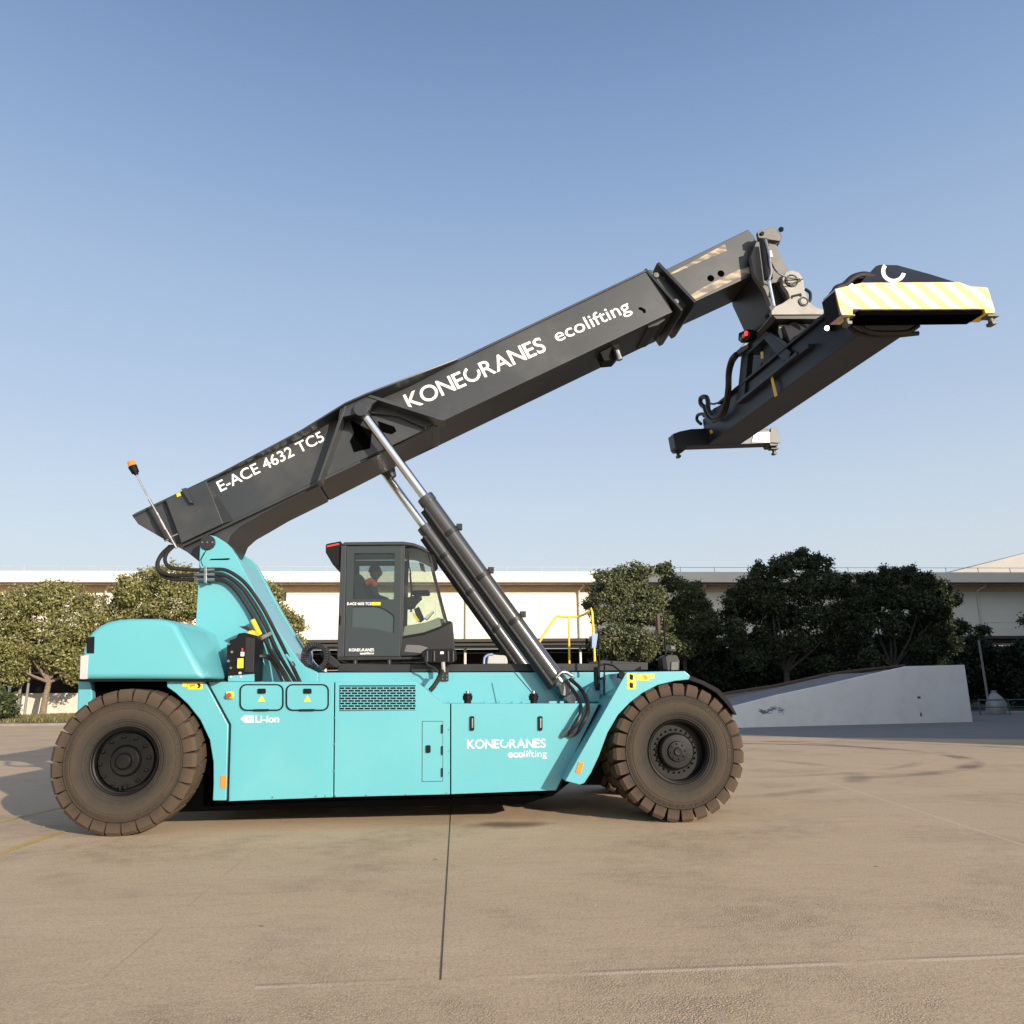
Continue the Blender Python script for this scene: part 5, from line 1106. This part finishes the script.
def tree(name, label, depth, pblobs, trunk, n, size, leaf, bark, group, cat='tree', tr=.3, lean=0, jit=1.6):
    bl = []
    for a, b, r in pblobs:
        y = depth+random.uniform(-1,1)*jit; p = V3(a, b, y); bl.append((p.x, y, p.z, r*(y+10.9)/797*.86))
    big = list(bl)
    for _ in range(int(len(big)*2.6) if cat == 'tree' else len(big)):
        q = random.choice(big); a = random.uniform(-.5, PI+.5) if random.random() < .75 else random.uniform(0, 2*PI); ph = random.uniform(-.7,.7); rr = q[3]*random.uniform(.80,1.12)
        bl.append((q[0]+rr*math.cos(a)*math.cos(ph), q[1]+rr*math.sin(ph), q[2]+rr*math.sin(a)*math.cos(ph)*.85, q[3]*random.uniform(.20,.42)))
    bx = V3(trunk[0], trunk[1], depth); loc = Vector((bx.x, depth, 0)); root = thing(name, label, cat, loc, group)
    mesh_np('crown', leaves(bl, n, size, loc), leaf, root)
    if tr:
        zlow = min(b[2] for b in big); mb = MB(); fork = Vector((bx.x+lean, depth, max(1.6, zlow*.85)))
        mb.tube([(bx.x,depth,0), (bx.x+lean*.3,depth,fork.z*.5), fork], [tr*1.25, tr, tr*.8], 10, 3)
        for b in sorted(bl, key=lambda q: -q[3])[:9]:
            e = Vector(b[:3]); m_ = fork.lerp(e, .5)+Vector((random.uniform(-.4,.4), 0, -.3)); mb.tube([fork, m_, e], [tr*.6, tr*.35, tr*.12], 7, 3)
        o = mb.build('trunk', bark, None); o.parent = root; o.matrix_parent_inverse = Matrix.Translation(-loc)
    return root
T = M
tree('camphor_tree', 'sunlit olive-green tree with a bare brown trunk at the far left', 68,
     [(8,612,24),(28,600,22),(48,596,21),(70,600,20),(92,604,16),(-15,610,26),(15,635,24),(42,628,28),(70,630,26),(96,632,20),(5,660,22),(30,655,20),(60,655,20),(88,656,22),(104,648,14),(-20,650,26),(75,672,14),(12,676,14)],
     (42,718), 46000, .20, T['leafA'], T['bark'], 'trees along the left verge', tr=.27, lean=.25)
tree('camphor_tree', 'sunlit olive-green tree between the far left tree and the turquoise pillar', 69,
     [(128,592,18),(148,583,20),(172,576,20),(190,585,20),(120,615,20),(146,612,24),(176,608,26),(200,606,20),(112,640,18),(138,640,20),(165,640,20),(195,640,20)],
     (160,716), 38000, .20, T['leafA'], T['bark'], 'trees along the left verge')
tree('camphor_tree', 'sunlit olive-green tree seen between the turquoise pillar and the cab', 63,
     [(240,600,18),(256,590,15),(270,594,13),(258,614,20),(278,612,13),(288,624,14),(270,636,20),(290,640,14),(296,650,12),(262,660,18)],
     (258,716), 23000, .20, T['leafA'], T['bark'], 'trees along the left verge')
tree('round_bush', 'small dark green bush at the left frame edge by the kerb', 50, [(0,706,13),(6,712,9),(-8,700,14)], (0,722), 4000, .20, T['leafB'], T['bark'], 'bushes', 'bush', tr=.06)
BL = 'trees on the right behind the ramp'
tree('camphor_tree', 'half-sunlit grey-green tree just right of the yellow handrail', 50,
     [(604,578,13),(622,574,13),(640,572,12),(598,596,12),(616,596,17),(638,592,17),(656,596,14),(600,615,12),(622,616,18),(645,614,18),(660,620,14),(634,636,16),(612,634,13),(600,642,11),(622,650,13),(646,650,13),(662,640,12),(590,606,9)],
     (636,715), 32000, .16, T['leafE'], T['barkd'], BL, tr=.2)
tree('camphor_tree', 'slim shaded tree next to the half-sunlit one, above the front wheel', 52,
     [(664,570,9),(672,584,12),(690,592,13),(700,606,13),(682,608,14),(708,622,12),(694,628,14),(676,628,14),(716,630,9),(706,640,12),(684,648,12),(660,604,12),(668,640,12)],
     (688,715), 26000, .16, T['leafB'], T['barkd'], BL, tr=.16)
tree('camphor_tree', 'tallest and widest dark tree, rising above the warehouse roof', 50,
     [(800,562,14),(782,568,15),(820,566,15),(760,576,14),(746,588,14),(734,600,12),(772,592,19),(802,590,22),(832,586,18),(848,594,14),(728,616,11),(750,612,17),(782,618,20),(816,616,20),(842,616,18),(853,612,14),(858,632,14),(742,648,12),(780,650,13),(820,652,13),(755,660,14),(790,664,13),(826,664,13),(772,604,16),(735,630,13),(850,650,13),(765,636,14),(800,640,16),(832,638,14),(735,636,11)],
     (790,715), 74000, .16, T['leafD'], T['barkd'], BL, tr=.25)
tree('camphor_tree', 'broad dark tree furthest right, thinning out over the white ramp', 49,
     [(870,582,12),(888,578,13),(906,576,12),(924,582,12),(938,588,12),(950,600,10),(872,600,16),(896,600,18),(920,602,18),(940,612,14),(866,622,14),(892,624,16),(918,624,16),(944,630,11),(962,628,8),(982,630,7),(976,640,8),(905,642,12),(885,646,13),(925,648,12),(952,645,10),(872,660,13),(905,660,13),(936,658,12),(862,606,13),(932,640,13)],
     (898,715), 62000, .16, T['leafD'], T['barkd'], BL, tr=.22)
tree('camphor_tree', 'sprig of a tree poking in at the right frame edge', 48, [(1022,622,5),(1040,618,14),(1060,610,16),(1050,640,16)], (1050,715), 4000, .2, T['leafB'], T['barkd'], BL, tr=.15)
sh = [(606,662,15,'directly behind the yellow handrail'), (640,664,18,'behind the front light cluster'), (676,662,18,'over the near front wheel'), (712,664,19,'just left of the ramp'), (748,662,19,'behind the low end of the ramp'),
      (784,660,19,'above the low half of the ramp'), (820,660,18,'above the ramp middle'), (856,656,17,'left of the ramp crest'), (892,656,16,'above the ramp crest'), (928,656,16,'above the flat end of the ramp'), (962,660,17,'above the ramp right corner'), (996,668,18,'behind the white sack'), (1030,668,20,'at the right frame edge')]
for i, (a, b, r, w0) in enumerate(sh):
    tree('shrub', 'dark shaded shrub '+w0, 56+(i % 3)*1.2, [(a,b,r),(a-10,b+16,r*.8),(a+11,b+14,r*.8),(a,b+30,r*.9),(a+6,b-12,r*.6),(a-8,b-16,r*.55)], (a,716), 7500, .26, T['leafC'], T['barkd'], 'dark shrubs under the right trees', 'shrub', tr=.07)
# items at the right edge
bag = MB(); c = gnd(991,713); bag.lathe([(0,0)], (0,0,0), 4) if False else None
prof = [(.0,0),(.55,.02),(.64,.3),(.60,.7),(.46,1.05),(.24,1.3),(.15,1.4),(.20,1.52),(.0,1.54)]
V_ = []; F_ = []; K = 20; cx, cy = W.tr(995,700,41)[0], 41.
for i, (r, z) in enumerate(prof):
    for k in range(K): a = 2*PI*k/K; q = r*(1+.07*math.sin(3*a+i)+.05*math.sin(7*a+2*i)); V_.append((cx+q*math.cos(a), cy+q*math.sin(a), z))
for i in range(len(prof)-1):
    for k in range(K): j = (k+1) % K; F_.append((i*K+k, i*K+j, (i+1)*K+j, (i+1)*K+k))
bag.add(V_, F_); tag(bag.build('bulk_sack', M['tarp'], ang=60), 'white bulk sack tied at the top, standing by the low railing', 'sack')
lr = MB(); xa = W.tr(979,705,39)[0]
lr.tube([(xa,39,.95),(xa+14,39,.95)], .04, 8).tube([(xa,39,.5),(xa+14,39,.5)], .03, 8)
for k in range(8): lr.tube([(xa+k*2,39,0),(xa+k*2,39,.98)], .04, 8)
tag(lr.build('low_railing', M['teald']), 'low green metal railing at the far right beside the ramp', 'railing')
pt = W.tr(979.5,643,44); pb_ = W.tr(985.5,690,44)
o = MB().tube([(pb_[0]+.1,44,0),(pb_[0],44,pt[1]+.2)], [.09,.07], 10).build('street_pole', M['polem']); tag(o, 'slim pale pole rising behind the white sack at the right', 'pole')
# planting bed on the right under the shrubs
bed = MB().add([(12,47,.02),(90,47,.02),(90,78,.02),(12,78,.02)], [(0,1,2,3)]).build('planting_bed', M['barkd']); struct(bed)

# ---- unseen buildings inferred from the background shade, blocks turned and sized to cast it
def ua(u, a): return ((3*u+2*a)/3.6056, (2*u-3*a)/3.6056)
def shade_building(name, label, u0, u1, h, a0=10, dep=18):
    pts = [ua(u0,a0), ua(u1,a0), ua(u1,a0+dep), ua(u0,a0+dep)]
    cx = sum(p[0] for p in pts)/4; cy = sum(p[1] for p in pts)/4
    root = thing(name, label, 'building', (cx, cy, 0), 'unseen shade-casting blocks right of the yard')
    vs = [(x, y, 0) for x, y in pts]+[(x, y, h) for x, y in pts]
    MB().add(vs, [(0,1,2,3),(4,5,6,7),(0,4,5,1),(1,5,6,2),(2,6,7,3),(3,7,4,0)]).build('wall', M['blockw'], root)
    e = Vector((pts[1][0]-pts[0][0], pts[1][1]-pts[0][1], 0)); L = e.length; e /= L; nn = Vector((pts[0][0]-pts[3][0], pts[0][1]-pts[3][1], 0)).normalized()
    for fl_ in range(int(h//3.6)):
        mb = MB()
        for k in range(int(L//3)):
            c = Vector((pts[0][0], pts[0][1], 0))+e*(1.6+k*3)+Vector((0,0,1.9+fl_*3.6)); 
            q = [c-e*.8+Vector((0,0,-.8)), c+e*.8+Vector((0,0,-.8)), c+e*.8+Vector((0,0,.8)), c-e*.8+Vector((0,0,.8))]
            mb.add([p+nn*.02 for p in q]+[p+nn*.05 for p in q], [(0,1,2,3),(4,5,6,7),(0,4,5,1),(1,5,6,2),(2,6,7,3),(3,7,4,0)])
        mb.build('window_row', M['dark'], root)
    return root
shade_building('shade_block', 'low unseen block put in to shade the ramp, nearest the yard', 24.6, 46.5, 11)
shade_building('shade_block', 'middle unseen block put in to shade the right-hand trees', 46.6, 62, 22.5)
shade_building('shade_block', 'tallest unseen block put in to shade the right warehouse wall', 63, 140, 33)

# ============================================================ LIGHT
S3 = Vector((2,-3,1)).normalized(); el = math.asin(S3.z); az = math.atan2(S3.x, S3.y)
sl = bpy.data.lights.new('sun', 'SUN'); sl.energy = 4.95; sl.angle = math.radians(.5); sl.color = (1,.88,.73)
so = bpy.data.objects.new('sun', sl); COL.objects.link(so); so.rotation_euler = S3.to_track_quat('Z','Y').to_euler(); so.location = (20,-30,20)
wd = bpy.data.worlds.new('World'); S.world = wd; wd.use_nodes = True; n, l = wd.node_tree.nodes, wd.node_tree.links
sky = n.new('ShaderNodeTexSky'); sky.sky_type = 'NISHITA'; sky.sun_disc = False; sky.sun_elevation = el; sky.sun_rotation = az
sky.air_density = 1.0; sky.dust_density = 1.2; sky.ozone_density = 1.2
bg = n['Background']; bg.inputs[1].default_value = 1
# thin winter haze over the clear-sky model: the sky pales towards the horizon at every azimuth
tcw = n.new('ShaderNodeTexCoord'); sz = n.new('ShaderNodeSeparateXYZ'); l.new(tcw.outputs['Generated'], sz.inputs[0])
cr = n.new('ShaderNodeValToRGB'); l.new(sz.outputs[2], cr.inputs[0]); cr.color_ramp.interpolation = 'LINEAR'
def hz(y, x=512):
    d = F + R*((x-512)/FPX) - U*((y-512)/FPX); return d.normalized().z
stops = [(.0,(214,222,228)), (hz(560),(212,222,232)), (hz(510),(204,219,235)), (hz(430),(189,207,232)), (hz(350),(176,199,228)), (hz(300),(169,193,225)), (hz(200),(149,176,214)), (hz(100),(132,160,203)), (hz(32),(121,149,192)), (1,(46,68,115))]
cr.color_ramp.elements[0].position = 0; cr.color_ramp.elements[1].position = 1
for i_, (p_, c_) in enumerate(stops):
    e_ = cr.color_ramp.elements[0] if i_ == 0 else (cr.color_ramp.elements[-1] if i_ == len(stops)-1 else cr.color_ramp.elements.new(p_))
    e_.color = (*[q_/2**.35 for q_ in srgb(*c_)], 1)
sc_ = n.new('ShaderNodeVectorMath'); sc_.operation = 'SCALE'; sc_.inputs['Scale'].default_value = .13; l.new(sky.outputs[0], sc_.inputs[0])
mx_ = n.new('ShaderNodeMix'); mx_.data_type = 'RGBA'; mx_.inputs[0].default_value = .85; l.new(sc_.outputs[0], mx_.inputs[6]); l.new(cr.outputs[0], mx_.inputs[7]); 
gd = n.new('ShaderNodeVectorMath'); gd.operation = 'DOT_PRODUCT'; l.new(tcw.outputs['Generated'], gd.inputs[0]); gd.inputs[1].default_value = S3
gm = n.new('ShaderNodeMath'); gm.operation = 'MAXIMUM'; gm.inputs[1].default_value = 0; l.new(gd.outputs['Value'], gm.inputs[0])
gp = n.new('ShaderNodeMath'); gp.operation = 'POWER'; gp.inputs[1].default_value = 3; l.new(gm.outputs[0], gp.inputs[0])
gs = n.new('ShaderNodeVectorMath'); gs.operation = 'SCALE'; gs.inputs[0].default_value = (.72,.65,.55); l.new(gp.outputs[0], gs.inputs['Scale'])     # brighter haze round the sun, added to fill the shade
ga = n.new('ShaderNodeVectorMath'); ga.operation = 'ADD'; l.new(mx_.outputs[2], ga.inputs[0]); l.new(gs.outputs[0], ga.inputs[1]); l.new(ga.outputs[0], bg.inputs[0])
S.view_settings.view_transform = 'Standard'; S.view_settings.look = 'None'; S.view_settings.exposure = .35; S.view_settings.gamma = 1
S.render.resolution_x = S.render.resolution_y = 1024
S.cycles.use_denoising = True; S.cycles.max_bounces = 8; S.cycles.transparent_max_bounces = 12
